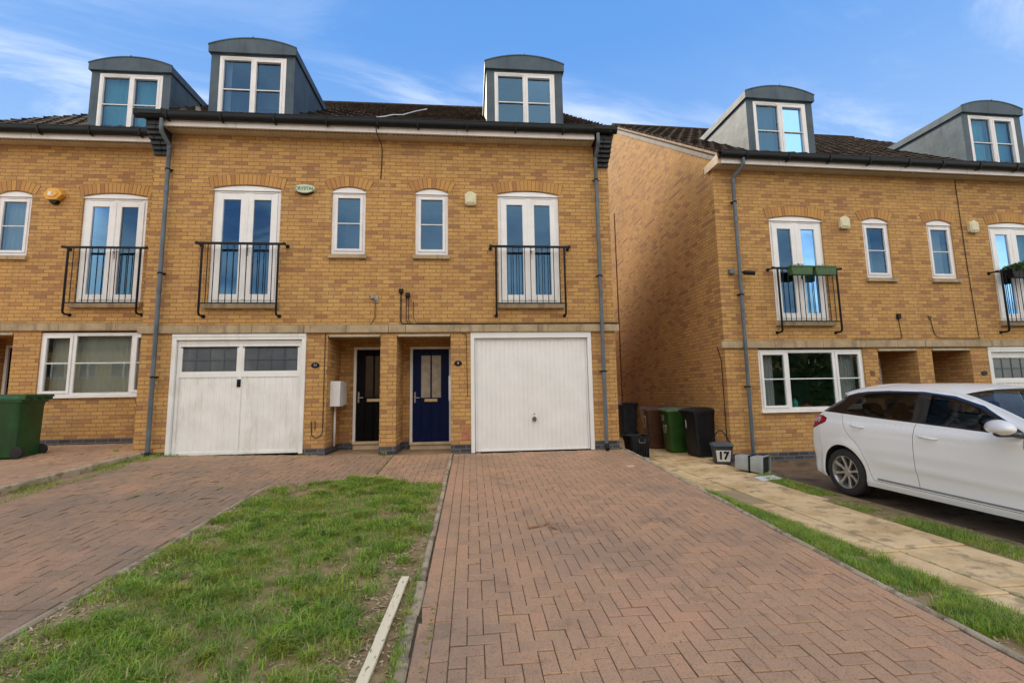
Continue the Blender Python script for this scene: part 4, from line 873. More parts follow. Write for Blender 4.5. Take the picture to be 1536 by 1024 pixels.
def tufts(name,spots,zf,hm=.06):
    P=[];H=[];Wd=[]
    for (x,y,r,m,h) in spots:
        a=rng.uniform(0,2*PI,m); q=r*np.sqrt(rng.random(m)); P.append(np.stack([x+q*np.cos(a),y+q*np.sin(a)*.6],1)); H.append(rng.uniform(.4,1,m)*h); Wd.append(rng.uniform(.003,.006,m))
    return blades_obj(name,np.concatenate(P),np.concatenate(H),np.concatenate(Wd),M['grass'],zf,.6)
sp=[(-5.62+i*.055,-.06-random.random()*.05,.04,26,.05+.03*random.random()) for i in range(9)]
sp+=[(-5.1+random.random()*2.0,-.05-random.random()*.04,.03,12,.03) for i in range(16)]
sp+=[(-1.62,-.06,.04,40,.13),(-2.98,-.05,.03,20,.08),(-3.12,-.03,.05,40,.06),(-4.0,-1.35,.06,30,.03),(-4.45,-1.75,.05,30,.03),(-4.1,-2.6,.06,40,.035),(-1.45,-.9,.02,12,.04),(-1.45,-.6,.02,12,.04),(-1.47,-1.2,.03,14,.05),(-3.3,-2.3,.03,10,.1),(.9,-2.0,.03,6,.015)]
sp+=[(-1.45,-.1-.13*i,.018,8,.03) for i in range(9)]
sp+=[(-.27+random.gauss(0,.01),-5.2-random.random()*1.6,.014,8,.022) for i in range(26)]+[(-.16+random.gauss(0,.004),-2.2-random.random()*4.6,.01,6,.014) for i in range(40)]+[(-.42,-5.0-random.random()*1.6,.04,30,.06) for i in range(16)]
tufts('weeds',sp,lambda x,y:GC(x,y)-.004)
tufts('grass',tufts_later,GS)
tufts('weeds',[(3.775+random.gauss(0,.006),-random.random()*7,.015,10,.03) for i in range(60)]+[(random.uniform(3.45,3.77),-3.1+random.gauss(0,.006),.015,10,.03) for i in range(14)]+[(3.5+random.random()*.25,-4.85,.012,8,.02) for i in range(8)]+[(4.0+random.random()*.5,-3.02,.012,8,.02) for i in range(8)],lambda x,y:GR(x,y)-.004)
tufts('weeds',[(-6.25,.0,.05,40,.09),(-5.83,-.6,.03,12,.04),(-6.6,-.6,.02,8,.02)],GA)
# wood chips and straw litter
def litter(name,n,fx,fy,zf,mat,ln=(.012,.042),wd=(.004,.013)):
    vs=[];fs=[]
    for i in range(n):
        x=fx();y=fy(); a=random.random()*PI; l=random.uniform(*ln);w=random.uniform(*wd); z=zf(x,y)+.004+random.random()*.008; t=random.gauss(0,.25)
        c,s=math.cos(a),math.sin(a); b=len(vs)
        for u,v in ((-l,-w),(l,-w),(l,w),(-l,w)): vs.append((x+(u*c-v*s)/2,y+(u*s+v*c)/2,z+u*t/2))
        fs.append((b,b+1,b+2,b+3))
    me=bpy.data.meshes.new(name); me.from_pydata(vs,[],fs); me.materials.append(mat); o=bpy.data.objects.new(name,me); COL.objects.link(o); tag(o,kind='stuff')
t=NT('pale_chippings'); M['chip']=t.pbr(t.ramp(t.island(),[(0,(.26,.18,.10)),(.4,(.42,.30,.16)),(.7,(.56,.42,.25)),(.92,(.66,.54,.37)),(1,(.18,.13,.07))]),.85)
litter('wood_chips',9000,lambda:random.choice((random.uniform(-2.7,-.44),min(-.44,random.gauss(-.68,.16)),max(-2.69,random.gauss(-2.52,.12)),max(-2.69,random.gauss(-2.52,.12)))),lambda:random.uniform(-7.2,-2.0),GL,M['chip'])
litter('wood_chips',2600,lambda:2.99+random.random()*.42,lambda:random.uniform(-7,.2),GS,M['chip'],(.008,.032))
litter('debris',260,lambda:random.uniform(-5.6,2.9),lambda:random.uniform(-6.8,-.1),lambda x,y:GC(x,y)-.002,M['chip'],(.003,.012),(.003,.008))

# ------------------------------------------------------------------ loose things on the ground
tb=MB(); p0=Vector((-.515,-5.06,0)); p1=Vector((-.565,-6.24,0)); d=(p1-p0).normalized(); n=Vector((-d.y,d.x,0)); vs=[]
N=14
for i in range(N+1):
    q=p0.lerp(p1,i/N)+n*random.gauss(0,.0012); z=GL(q.x,q.y)+.022
    for a,b in ((-.030,0),(-.030,.022),(.030,.022),(.030,0)): vs.append((q.x+n.x*a,q.y+n.y*a,z+b+random.gauss(0,.0005)))
tb.add(vs,[(0,1,2,3),(4*N+3,4*N+2,4*N+1,4*N)]+[(4*i+k,4*i+4+k,4*i+4+(k+1)%4,4*i+(k+1)%4) for i in range(N) for k in range(4)])
t=NT('flaking_cream_paint'); n1=t.noise(t.scale(t.obj(),(6,1.5,6)),9,5,.65); M['timber']=t.pbr(t.mix(t.sstep(n1,.58,.66),(.80,.70,.48),(.26,.19,.12)),.7)
tag(tb.build('timber_batten',M['timber'],bevel=.002),'cream painted timber batten lying on the grass beside the paving','timber')
lf=MB()
for (x,y,s,a) in ((.62,-4.05,.10,.3),(.75,-3.98,.08,.9),(.80,-4.10,.06,2.2)):
    c,q=math.cos(a),math.sin(a); z=GC(x,y)+.006; pts=[(-s,0,.0),(-s*.3,.012,.012),(s*.5,.014,.006),(s,0,.016),(s*.4,-.012,.01),(-s*.4,-.012,.004)]
    lf.add([(x+u*c-v*q,y+u*q+v*c,z+w) for u,v,w in pts],[(0,1,2,3,4,5)])
tag(lf.build('dead_leaf',simple('dead_leaf',(.30,.13,.05),.8,.2,20)),'curled brown dead leaves on the red block paving','leaf')
st=MB(); st.loft([(2.52,-1.48,GC(2.5,-1.5)-.002,.075,.04,.03),(2.52,-1.48,GC(2.5,-1.5)+.016,.06,.03,.025)],q=3); tag(st.build('stone_chip',simple('pale_stone',(.55,.38,.25),.9,.1,20),bevel=.004),'pale flat stone chip on the paving near the black tub','stone')

def wheelie(loc, rz, w, d, h, mat, lidmat, label, num=None, numsz=.2, group='wheelie bins standing in the side alley', t=.80, wheelside=True, hinge_dark=True):
    r=empty('wheelie_bin',loc,rz); tag(r,label,'bin',group if group else None)
    b=MB()
    b.loft([(0,.03,.02,w/2*t,d/2*t,.05),(0,.02,.06,w/2*t+.005,d/2*t,.06),(0,0,h*.80,w/2*.95,d/2*.94,.05),(0,0,h*.86,w/2*.97,d/2*.97,.045)],q=5)
    b.loft([(0,0,h*.86,w/2+.008,d/2+.008,.04),(0,0,h*.90,w/2+.008,d/2+.008,.04)],q=5)
    b.build('body',mat,r,smooth=True,angle=35)
    # front grain / ribs
    l=MB(); l.loft([(0,-.01,h*.895,w/2+.02,d/2+.03,.05),(0,-.01,h*.925,w/2+.02,d/2+.03,.05),(0,.0,h*.955,w/2-.01,d/2,.06),(0,.01,h*.975,w/2-.08,d/2-.09,.06)],q=5)
    for sx in (-.13,.13): l.box(sx*w-.03,sx*w+.03,-d*.28,d*.3,h*.965,h*.985)
    l.box(-w*.20,w*.20,-d/2-.045,-d/2-.01,h*.905,h*.93)
    l.build('lid',lidmat,r,smooth=True,angle=35)
    hd=MB(); y=d/2+.055; hd.tube([(-w/2-.0,y,h*.965),(w/2+.0,y,h*.965)],.022,10)
    for sx in (-1,-.33,.33,1): hd.box(sx*(w/2-.02)-.018,sx*(w/2-.02)+.018,d/2-.03,y,h*.90,h*.975)
    hd.build('handle',lidmat,r,smooth=True,angle=40)
    for sx in (-1,1):
        wh=MB(); wh.lathe([(0,-.022),(.07,-.022),(.092,-.018),(.098,-.008),(.098,.008),(.092,.018),(.07,.022),(0,.022)],(sx*(w/2*t-.015),d/2*t+.035,.098),'x',22); wh.build('wheel',M['rubber'],r,smooth=True,angle=40)
    if num:
        for (bd,x,z,s,sxx) in num: text_obj('numerals',bd,s,M['whitepaint'],r,(x,-d/2*(t+(.94-t)*z/(h*.8))+.02*(1-z/(h*.8))-.004,z),(PI/2+.06,0,0),.002,sxx,bold=.006)
    return r
M['rubber']=simple('bin_wheel_rubber',(.015,.015,.016),.75,.2,20); M['whitepaint']=simple('brushed_white_paint',(.60,.60,.58),.6,.15,40,((.15,.16,.17),.7))
M['bin_green']=simple('green_bin_plastic',(.010,.068,.018),.42,.2,5,((.05,.07,.04),.25)); M['bin_green_lid']=simple('green_lid_plastic',(.018,.10,.032),.45,.15,5,((.07,.09,.05),.4))
M['bin_lime']=simple('mid_green_bin_plastic',(.018,.085,.010),.42,.2,5); M['bin_brown']=simple('brown_bin_plastic',(.085,.032,.016),.45,.2,5); M['bin_black']=simple('black_bin_plastic',(.009,.011,.016),.42,.2,5,((.025,.027,.03),.3),spec=.35)
M['bin_lid_faded']=simple('faded_green_lid',(.10,.16,.08),.55,.15,6); M['bin_brown_lid']=simple('faded_brown_lid',(.12,.055,.045),.5,.2,6); M['bin_slate']=simple('slate_bin_plastic',(.03,.04,.052),.45,.2,5)
TH=.0281
wheelie((5.02+.0,.95,GR(5,.9)+.012),-PI/2+.10,.58,.72,1.06,M['bin_black'],M['bin_black'],'black wheelie bin nearest the front in the alley row, beside the small numbered caddy',[('1',-.10,.68,.24,.9)])
wheelie((4.78,1.72,GR(5,1.5)+.012),-PI/2-.05,.56,.62,1.05,M['bin_lime'],M['bin_lid_faded'],'mid green wheelie bin with painted numerals between the black and brown bins',[('11',-.05,.78,.20,.9),('17',-.0,.52,.26,.9)])
wheelie((4.60,2.50,GR(5,2.5)+.012),-PI/2-.12,.56,.60,1.05,M['bin_brown'],M['bin_brown_lid'],'brown wheelie bin with tall painted numerals at the back of the row',[('17',0,.62,.46,.75)])
wheelie((5.17-.40,5.15,GR(5,5)+.012),PI+.1,.50,.55,1.08,M['bin_slate'],M['bin_slate'],'slate grey wheelie bin deep in the alley, half hidden by the house corner',None)
wheelie((-7.90,-.32,GA(-7.5,-.4)),-PI/2+.12,.60,.98,1.06,M['bin_green'],M['bin_green_lid'],'large dark green wheelie bin on the left drive under the kitchen window',None,group=None,t=.89)
# black recycling tub
tb=empty('storage_tub',(3.40,.60,GR(3.4,.6)+.012),.12); tag(tb,'black open recycling tub with side handles on the alley path','tub')
b=MB(); w,d,h=.235,.205,.52
b.loft([(0,0,0,w*.74,d*.74,.05),(0,0,h*.78,w*.93,d*.93,.05),(0,0,h*.8,w*.97,d*.97,.05),(0,0,h*.985,w,d,.05),(0,0,h,w+.014,d+.014,.055),(0,0,h-.004,w-.012,d-.012,.045),(0,0,h*.5,w*.80,d*.80,.04),(0,0,.015,w*.70,d*.70,.04)],cap0=True,cap1=True)
for k in range(-3,4): b.box(k*.055-.006,k*.055+.006,-d*.95,-d*.72,.03,h*.76)
b.build('body',M['bin_black'],tb,smooth=True,angle=35); hh=MB(); hh.tube([(-.07,-d-.01,h*.88),(-.06,-d-.035,h*.74),(.06,-d-.035,h*.74),(.07,-d-.01,h*.88)],.009); hh.build('handle',M['pipe'],tb,smooth=True)
# caddy with number 17
cd=empty('food_caddy',(4.86,-.06,GR(4.7,0)+.013),-.32); cd.scale=(1.14,1.14,1.14); tag(cd,'small grey food caddy with white 17 and raised handle in front of the bins','caddy')
b=MB(); b.loft([(0,0,0,.125,.11,.03),(0,0,.26,.155,.145,.035),(0,0,.30,.165,.155,.035)]); b.build('body',M['bin_slate'],cd,smooth=True,angle=35)
l=MB(); l.loft([(0,0,.30,.172,.162,.035),(0,0,.325,.172,.162,.035),(0,0,.35,.14,.12,.04)]); l.build('lid',M['pipe'],cd,smooth=True,angle=35)
hh=MB(); hh.tube([(-.168+.336*(i/12),.02+.0*i,.29+.26*math.sin(PI*i/12)) for i in range(13)],.009); hh.build('handle',M['iron'],cd,smooth=True)
w_=MB(); w_.prism([(-.10,.045),(.10,.045),(.12,.235),(-.12,.235)],'y',-.0015,.0015); o=w_.build('number_patch',M['whitepaint'],cd); o.location=(0,-.1115,0); o.rotation_euler=(.133,0,0)
text_obj('numerals','17',.175,M['iron'],cd,(0,-.1335,.14),(PI/2+.133,0,0),.0015,.95,bold=.008)
# fallen pale box and lid
M['palebox']=simple('pale_grey_plastic',(.34,.37,.36),.5,.08,6,((.2,.2,.17),.4))
fb=empty('recycling_box',(4.88,-1.02,GR(5,-1)+.16),0); fb.rotation_euler=(0.0,0.05,-.95); tag(fb,'pale grey plastic box tipped on its side by the house corner','box')
b=MB(); b.loft([(0,0,-.25,.115,.135,.02),(0,0,.16,.135,.155,.025),(0,0,.17,.15,.17,.025),(0,0,.23,.152,.172,.025),(0,0,.225,.138,.158,.02),(0,0,-.22,.108,.128,.018)]); b.v=[(z,y,-x) for x,y,z in b.v]; b.build('body',M['palebox'],fb,smooth=True,angle=35)
s_=MB(); s_.box(-.02,.012,-.158,.158,-.146,.146); s_.build('strap',M['iron'],fb,bevel=.004)
ib=MB(); ib.loft([(0,0,.05,.10,.12,.02),(0,0,.20,.125,.14,.02)]); ib.v=[(z,y,-x) for x,y,z in ib.v]; ib.build('dark_contents',M['bin_black'],fb)
pb=MB(); pb.prism([(-.20,-.12),(.17,-.13),(.22,.10),(-.15,.13)],'z',0,.006); o=pb.build('plastic_sheet',M['white_plastic'],bevel=.002); o.location=(4.72,-1.62,GR(4.7,-1.6)+.022); o.rotation_euler=(.05,-.04,.15); tag(o,'flat white plastic sheet lying on the slabs in front of the tipped box','plastic sheet')
wb=MB(); wb.loft([(0,0,0,.11,.08,.02),(0,0,.14,.13,.10,.025),(0,0,.155,.11,.08,.02)]); o=wb.build('plastic_carton',M['palebox'],smooth=True,angle=35); o.location=(3.28,-.0,GR(3.4,.3)+.0); o.rotation_euler=(0,0,.2); tag(o,'small pale carton at the foot of the black tub','carton')
# planters on the balcony rails
M['planter']=simple('green_trough_plastic',(.05,.12,.035),.5,.15,8); M['leafy']=simple('small_leaves',(.04,.10,.02),.6,.4,30); M['petal']=simple('white_petals',(.75,.72,.66),.6,.1,30)
def foliage(parent, x0,x1,y0,y1,z0,z1,n,mat,name='foliage',s=.02):
    mb=MB()
    for i in range(n):
        x,y=random.uniform(x0,x1),random.uniform(y0,y1); z=z0+(z1-z0)*random.random()*(1-.6*abs((x-(x0+x1)/2)/((x1-x0)/2)))
        v=[Vector((random.gauss(0,s),random.gauss(0,s),random.gauss(0,s))) for _ in range(3)]; mb.add([(x+q.x,y+q.y,z+q.z) for q in v],[(0,1,2)])
    o=mb.build(name,mat,parent,fix=False); return o
def trough(u,zc,label,grp,L=.24,dark=False,lush=False):
    th=.0281; x=5.1781+u*math.cos(th)+.17*math.sin(th)*1.0; y=.1339+u*math.sin(th)-.20
    r=empty('planter',(x,y,zc-.3435),th); tag(r,label,'planter',grp)
    b=MB(); m=M['iron'] if dark else M['planter']
    b.prism([(-L*.92,-.09),(L*.92,-.09),(L,.085),(-L,.085)],'y',-.10,.02); b.box(-L-.012,L+.012,-.112,.03,.07,.10)
    for k in range(-3,4): b.box(k*L/3.6-.004,k*L/3.6+.004,-.104,-.10,-.08,.06)
    b.build('trough',m,r,bevel=.006)
    if lush: foliage(r,-L,L,-.12,.06,.08,.27,2600,M['leafy'],s=.022)
    else:
        foliage(r,-L*.8,L*.8,-.07,.0,.09,.15,90,M['leafy'],s=.012); foliage(r,-L*.8,L*.8,-.09,.0,.11,.16,16,M['petal'],'blossom',.010)
    return r
trough(1.66,3.83,'left green trough planter with sparse flowers on the balcony rail',None)
trough(2.20,3.83,'right green trough planter with sparse flowers on the balcony rail',None)
trough(7.10,3.84,'black trough planter overflowing with green leaves on the rightmost balcony',None,.40,True,True)
# items on the right kitchen sill
def sill_item(u,w,z,prof,mat,name,label,cat):
    x=5.1781+u*math.cos(TH)-w*math.sin(TH); y=.1339+u*math.sin(TH)+w*math.cos(TH); mb=MB(); mb.lathe(prof,(0,0,0),'z',18,caps=True); o=mb.build(name,mat,smooth=True,angle=40); o.location=(x,y,z-.3435); tag(o,label,cat)
shf=MB(); shf.box(.75,3.12,.12,.36,.90,.945); h3.P(shf,'inner_sill',M['upvc'])
sill_item(1.66,.24,.945,[(.0,0),(.05,0),(.055,.10),(.05,.17),(.02,.20),(.018,.23),(0,.23)],simple('teal_bottle_plastic',(.03,.42,.36),.3,.05,5),'bottle','teal green bottle on the inside window sill','bottle')
sill_item(1.93,.24,.945,[(0,0),(.05,0),(.09,.03),(.09,.08),(.05,.10),(.012,.11),(.012,.14),(0,.14)],simple('red_enamel',(.45,.05,.03),.3,.05,5),'lidded_pot','small red lidded pot on the inside window sill','pot')
sill_item(2.28,.24,.945,[(0,0),(.07,0),(.08,.06),(.04,.09),(0,.09)],simple('rose_plastic',(.45,.10,.12),.4,.05,5),'bowl','dull red bowl on the sill near the car','bowl')
h3.curtain(kw,.80,1.18,.95,2.2,.22,M['cur_white'],6,.02); h3.curtain(kw,2.62,3.1,.95,2.2,.22,M['cur_white'],7,.02)
# ------------------------------------------------------------------ parked hatchback
def interp(pts, x):
    if x<=pts[0][0]: return pts[0][1]
    for (a,b),(c,d) in zip(pts,pts[1:]):
        if x<=c:
            t=(x-a)/(c-a); return b+(d-b)*t
    return pts[-1][1]
def cr(pts, n=8, closed=False):
    # catmull-rom resample
    out=[]; N=len(pts)
    for i in range(N-1):
        p0=Vector(pts[max(i-1,0)]);p1=Vector(pts[i]);p2=Vector(pts[i+1]);p3=Vector(pts[min(i+2,N-1)])
        for k in range(n):
            t=k/n; out.append(tuple(.5*((2*p1)+(-p0+p2)*t+(2*p0-5*p1+4*p2-p3)*t*t+(-p0+3*p1-3*p2+p3)*t**3)))
    out.append(tuple(pts[-1])); return out
def inpoly(x,y,P):
    c=False; n=len(P); j=n-1
    for i in range(n):
        xi,yi=P[i][0],P[i][1]; xj,yj=P[j][0],P[j][1]
        if (yi>y)!=(yj>y) and x<(xj-xi)*(y-yi)/(yj-yi)+xi: c=not c
        j=i
    return c
def segd(x,z,P,closed=False):
    best=9; n=len(P)
    for i in range(n-1 if not closed else n):
        ax,az=P[i][0],P[i][1]; bx,bz=P[(i+1)%n][0],P[(i+1)%n][1]; dx,dz=bx-ax,bz-az; L=dx*dx+dz*dz
        t=0 if L==0 else max(0,min(1,((x-ax)*dx+(z-az)*dz)/L)); d=math.hypot(x-ax-t*dx,z-az-t*dz); best=min(best,d)
    return best
def make_car():
    root=empty('parked_car',(5.86,-2.13,GR(5.8,-4)-.012+.02),-PI/2); tag(root,'white five door hatchback parked on the right drive with its rear to the house','car')
    paint=NT('white_car_paint'); n=paint.noise(paint.obj(),2,3); pm=paint.pbr(paint.mix(n,(.80,.80,.78),(.84,.84,.82)),.34,0,None,.4,coat=.6)
    blk=simple('gloss_black_trim',(.012,.012,.014),.12,.1,5,coat=.5); rub=simple('tyre_rubber',(.022,.022,.023),.8,.2,30,bump=.002); rimm=simple('alloy_rim',(.48,.46,.44),.32,.08,10,metal=.7); rimd=simple('alloy_recess',(.03,.03,.03),.5,.1,10)
    cg=glass_mat('car_glass',(.50,.55,.54),.02,(.8,.9,1),.45,.02); cgr=glass_mat('privacy_glass',(.28,.29,.30),.02,(.8,.9,1),.35,.02); redm=simple('tail_lamp_red',(.28,.006,.012),.12,.1,20,coat=1.0); inm=simple('cabin_trim',(.025,.026,.03),.8,.2,8); und=simple('underbody',(.012,.012,.012),.9,.1,5); grey=simple('grey_sill_strip',(.22,.22,.22),.35,.05,5)
    top=cr([(.015,.44,0),(-.005,.60,0),(.02,.78,0),(.055,.93,0),(.13,1.06,0),(.60,1.315,0),(.57,1.365,0),(.70,1.400,0),(.95,1.424,0),(1.30,1.430,0),(1.75,1.412,0),(2.15,1.352,0),(2.50,1.222,0),(2.95,1.015,0),(3.10,.965,0),(3.5,.90,0),(3.82,.78,0),(3.98,.62,0),(4.03,.45,0)],6)
    top=[(p[0],p[1]) for p in top]
    low=[(3.98,.24),(3.66,.20),(.42,.20),(.10,.24)]
    # wheel arches
    ax=(.70,3.27); RA=.365
    def archpts(cx): return [(cx+RA*math.cos(a),.31+RA*math.sin(a)) for a in [PI*k/22*1.0+ (-.31) + 0 for k in range(0,0)]]
    out=list(top)+[(3.98,.24)]
    for cx in (3.27,.70):
        a0=math.asin((.20-.31)/RA)
        out+= [(cx+RA*math.cos(a0+(PI-2*a0)*k/22),.31+RA*math.sin(a0+(PI-2*a0)*k/22)) for k in range(23)]
    out.append((.10,.24))
    plan=[(-.01,.665),(.05,.735),(.12,.775),(.30,.815),(.7,.845),(1.3,.855),(2.4,.86),(3.2,.85),(3.6,.80),(3.85,.71),(4.04,.55)]
    planT=[(-.01,.58),(.3,.615),(.8,.64),(1.5,.65),(2.2,.62),(3.0,.66),(4.04,.5)]
    prof=[(.18,-.045),(.26,-.018),(.36,-.022),(.44,-.020),(.55,-.006),(.66,.0),(.76,-.004),(.83,-.006),(.90,-.016),(.975,-.048)]
    def W(x,z):
        p=interp(plan,x); belt=.975
        if z<=belt: w=p+interp(prof,z)
        else:
            pt=min(interp(planT,x),p-.06); pb=p-.055; t=(z-belt)/(1.41-belt); w=pb+(pt-pb)*(t**1.08)
        for cx in ax:
            d=math.hypot(x-cx,z-.31)
            if d<RA+.10 and z<.80: w+= .012*max(0,1-abs(d-RA-.03)/.07)
        w+=.010*math.exp(-((z-(.50+.035*(1.9-x)))/.045)**2)*max(0,min(1,(x-1.15)*3)) + .011*math.exp(-((z-(.955-.03*(x-1)))/.042)**2)*max(0,min(1,(3.2-x)*2))
        d=segd(x,z,top); 
        if d<.075: w-= .055*(1-d/.075)**2.2
        return w
    # regions (side view)
    beltP=[(.62,1.095),(1.2,1.058),(1.75,1.028),(2.3,.995),(2.84,.96)]
    roofP=[(2.64,1.10),(2.40,1.238),(2.1,1.334),(1.75,1.383),(1.3,1.400),(1.0,1.392),(.84,1.374)]
    dlo=[(.17,1.03)]+[(.45,1.035)]+beltP+[(2.80,.985)]+roofP+[(.46,1.29)]
    dlo=[(.225,1.115),(.45,1.105)]+beltP+[(2.80,.995)]+roofP+[(.67,1.330),(.60,1.290)]
    gF=[(1.86,1.040),(2.3,1.012),(2.66,.985),(2.60,1.088),(2.36,1.220),(2.1,1.308),(1.86,1.350)]
    gR=[(1.70,1.050),(1.70,1.366),(1.3,1.374),(1.04,1.362),(.96,1.335),(.74,1.150),(.78,1.118),(1.2,1.078)]
    lamp=[(-.02,.86),(.03,.83),(.20,.885),(.40,.965),(.40,1.02),(.30,1.055),(.17,1.06),(.10,1.04),(.05,.97)]
    def strip(P,w):
        L=[];R=[]
        for i,p in enumerate(P):
            a=Vector(P[max(i-1,0)][:2]);b=Vector(P[min(i+1,len(P)-1)][:2]); t=(b-a).normalized(); n_=Vector((-t.y,t.x)); L.append((p[0]+n_.x*w,p[1]+n_.y*w)); R.append((p[0]-n_.x*w,p[1]-n_.y*w))
        return L+R[::-1]
    s1=strip(cr([(1.755,1.022,0),(1.745,.70,0),(1.75,.45,0),(1.765,.29,0)],4),.0030)
    s2=strip(cr([(.66,1.09,0),(.80,.86,0),(.98,.70,0),(1.08,.52,0),(1.13,.36,0),(1.16,.29,0)],4),.0024)
    s3=strip([(1.16,.285),(1.76,.278),(2.78,.270)],.0026)
    s4=strip(cr([(2.80,.955,0),(2.83,.62,0),(2.80,.40,0),(2.78,.27,0)],4),.0030)
    s5=strip([(.275,.36),(.33,.62),(.26,.80)],.002)
    fdoor=[(1.755,.27),(2.78,.27),(2.83,.62),(2.80,.96),(2.3,.99),(1.75,1.025)]
    rdoor=[(1.16,.285),(1.755,.275),(1.75,1.025),(1.2,1.055),(.67,1.095),(.80,.86),(.98,.70),(1.08,.52),(1.13,.36)]
    trim=[(1.22,.300),(2.76,.285),(2.76,.303),(1.22,.322)]
    loops=[out,dlo,gF,gR,lamp,s1,s2,s3,s4,s5,trim]
    pts=[];edges=[]
    for L in loops:
        b=len(pts); L2=[]
        for i in range(len(L)):
            p=Vector(L[i][:2]);q=Vector(L[(i+1)%len(L)][:2]); k=max(1,int((q-p).length/.045)); L2+= [p.lerp(q,j/k) for j in range(k)]
        pts+=L2; edges+=[(b+i,b+(i+1)%len(L2)) for i in range(len(L2))]
    st=.036; i=0; x=-.0
    while x<4.04:
        z=.2+(.018 if int(x/st)%2 else 0)
        while z<1.46:
            if inpoly(x,z,out) and segd(x,z,out,True)>.014: pts.append(Vector((x,z)))
            z+=st
        x+=st
    V,E,F,ov,oe,of=delaunay_2d_cdt(pts,edges,[],0,1e-5)
    V3=[(v.x,v.y) for v in V]; Wc=[W(*v) for v in V3]
    groups={k:[] for k in ('body','glassF','glassR','black','lamp','seam','doorF','doorR','trim')}
    for f in F:
        cx=sum(V3[i][0] for i in f)/3; cz=sum(V3[i][1] for i in f)/3
        if not inpoly(cx,cz,out): continue
        if inpoly(cx,cz,gF): k='glassF'
        elif inpoly(cx,cz,gR): k='glassR'
        elif inpoly(cx,cz,lamp): k='lamp'
        elif inpoly(cx,cz,dlo): k='black'
        elif any(inpoly(cx,cz,s) for s in (s1,s2,s3,s4,s5)): k='seam'
        elif inpoly(cx,cz,trim): k='trim'
        elif inpoly(cx,cz,fdoor): k='doorF'
        elif inpoly(cx,cz,rdoor): k='doorR'
        else: k='body'
        groups[k].append(tuple(f))
    # smooth normals over the whole side field, used for every piece so that seams do not show
    def nrm(x,z,s):
        e=.012; dx=(W(x+e,z)-W(x-e,z))/(2*e); dz=(W(x,z+e)-W(x,z-e))/(2*e); return Vector((-dx,s*1.0,-dz)).normalized()
    def side(name,keys,mat,s,inset=0,parent=root):
        used={};vs=[];fs=[];nv=[]
        for k in keys:
            for f in groups[k]:
                g=[]
                for i in f:
                    if i not in used:
                        used[i]=len(vs); x,z=V3[i]; vs.append((x,s*(Wc[i]-inset),z)); nv.append(nrm(x,z,s))
                    g.append(used[i])
                fs.append(tuple(g))
        if not fs: return None
        me=bpy.data.meshes.new(name); me.from_pydata(vs,[],fs); me.materials.append(mat)
        for p in me.polygons: p.use_smooth=True
        bm=bmesh.new(); bm.from_mesh(me)
        for f in bm.faces:
            f.normal_update()
            if f.normal.y*s<0: f.normal_flip()
        bm.to_mesh(me); bm.free()
        me.normals_split_custom_set_from_vertices(nv)
        o=bpy.data.objects.new(name,me); COL.objects.link(o); o.parent=parent; return o
    body=MB()
    for s in (-1,1):
        side('door_gap',['seam'],blk,s,.010); side('window_surround',['black'],blk,s,.002)
        side('body_side',['body'],pm,s); d1=side('door',['doorF'],pm,s); d2=side('door',['doorR'],pm,s); side('side_window',['glassF'],cg,s,.006); side('side_window',['glassR'],cgr,s,.006)
        side('tail_lamp',['lamp'],redm,s,-.003); side('sill_strip',['trim'],grey,s,-.004)
        for dd,(hx,hz) in ((d1,(1.84,.885)),(d2,(.90,.945))):
            h=MB(); yb=W(hx+.08,hz)
            h.tube([(hx-.005,s*(yb+.004),hz+.004),(hx+.015,s*(yb+.034),hz+.004),(hx+.09,s*(yb+.038),hz-.001),(hx+.165,s*(yb+.034),hz-.008),(hx+.19,s*(yb+.0),hz-.010)],[.010,.014,.015,.014,.010],10); h.build('door_handle',pm,dd,smooth=True)
            cup=MB(); cup.lathe([(0,.001),(.03,.001),(.036,-.003)],(hx+.085,s*(yb-.001),hz-.004),'y',16); 
        # mirror
        mx,mz=2.70,1.045; yb=W(mx,.95); m=MB(); 
        secs=[(-.16,.04),(-.13,.085),(-.05,.108),(.06,.102),(.14,.07),(.18,.025)]
        vs=[];nn=14
        for (dx,r) in secs:
            for k in range(nn):
                q=2*PI*k/nn; zz=math.sin(q); vs.append((mx+.0+ (dx+.05)*.62+.10*0, s*(yb+.14+dx*.75), mz+ r*(.78 if zz>0 else .62)*zz)); x_,y_,z_=vs[-1]; vs[-1]=(x_+r*math.cos(q)*1.35,y_,z_)
        m.add(vs,[(i*nn+k,i*nn+(k+1)%nn,(i+1)*nn+(k+1)%nn,(i+1)*nn+k) for i in range(len(secs)-1) for k in range(nn)]+[tuple(range(nn))[::-1],tuple((len(secs)-1)*nn+k for k in range(nn))])
        mo=m.build('wing_mirror',pm,root,smooth=True,sub=1)
        f=MB(); f.tube([(mx+.10,s*(yb-.03),mz-.07),(mx+.05,s*(yb+.05),mz-.055),(mx+.03,s*(yb+.16),mz-.058),(mx+.05,s*(yb+.23),mz-.05)],[.03,.028,.026,.012],10); f.build('mirror_base',blk,mo,smooth=True)
        # wheels
        for cx in ax:
            yo=s*(interp(plan,cx)-.028); w=MB(); 
            w.lathe([(.205,-.10),(.235,-.107),(.275,-.105),(.302,-.092),(.310,-.07),(.312,0),(.310,.07),(.302,.092),(.275,.105),(.235,.107),(.205,.10)],(cx,yo-s*.10,.31),'y',56); wo=w.build('tyre',rub,root,smooth=True,angle=60)
            r=MB(); r.lathe([(.205,-.10),(.214,-.104),(.217,-.09),(.203,-.07),(.195,.06),(.205,.10)],(cx,yo-s*.10,.31),'y',56); 
            r.lathe([(.0,s*.075),(.045,s*.078),(.052,s*.06),(.052,s*.02)],(cx,yo-s*.10,.31),'y',20)
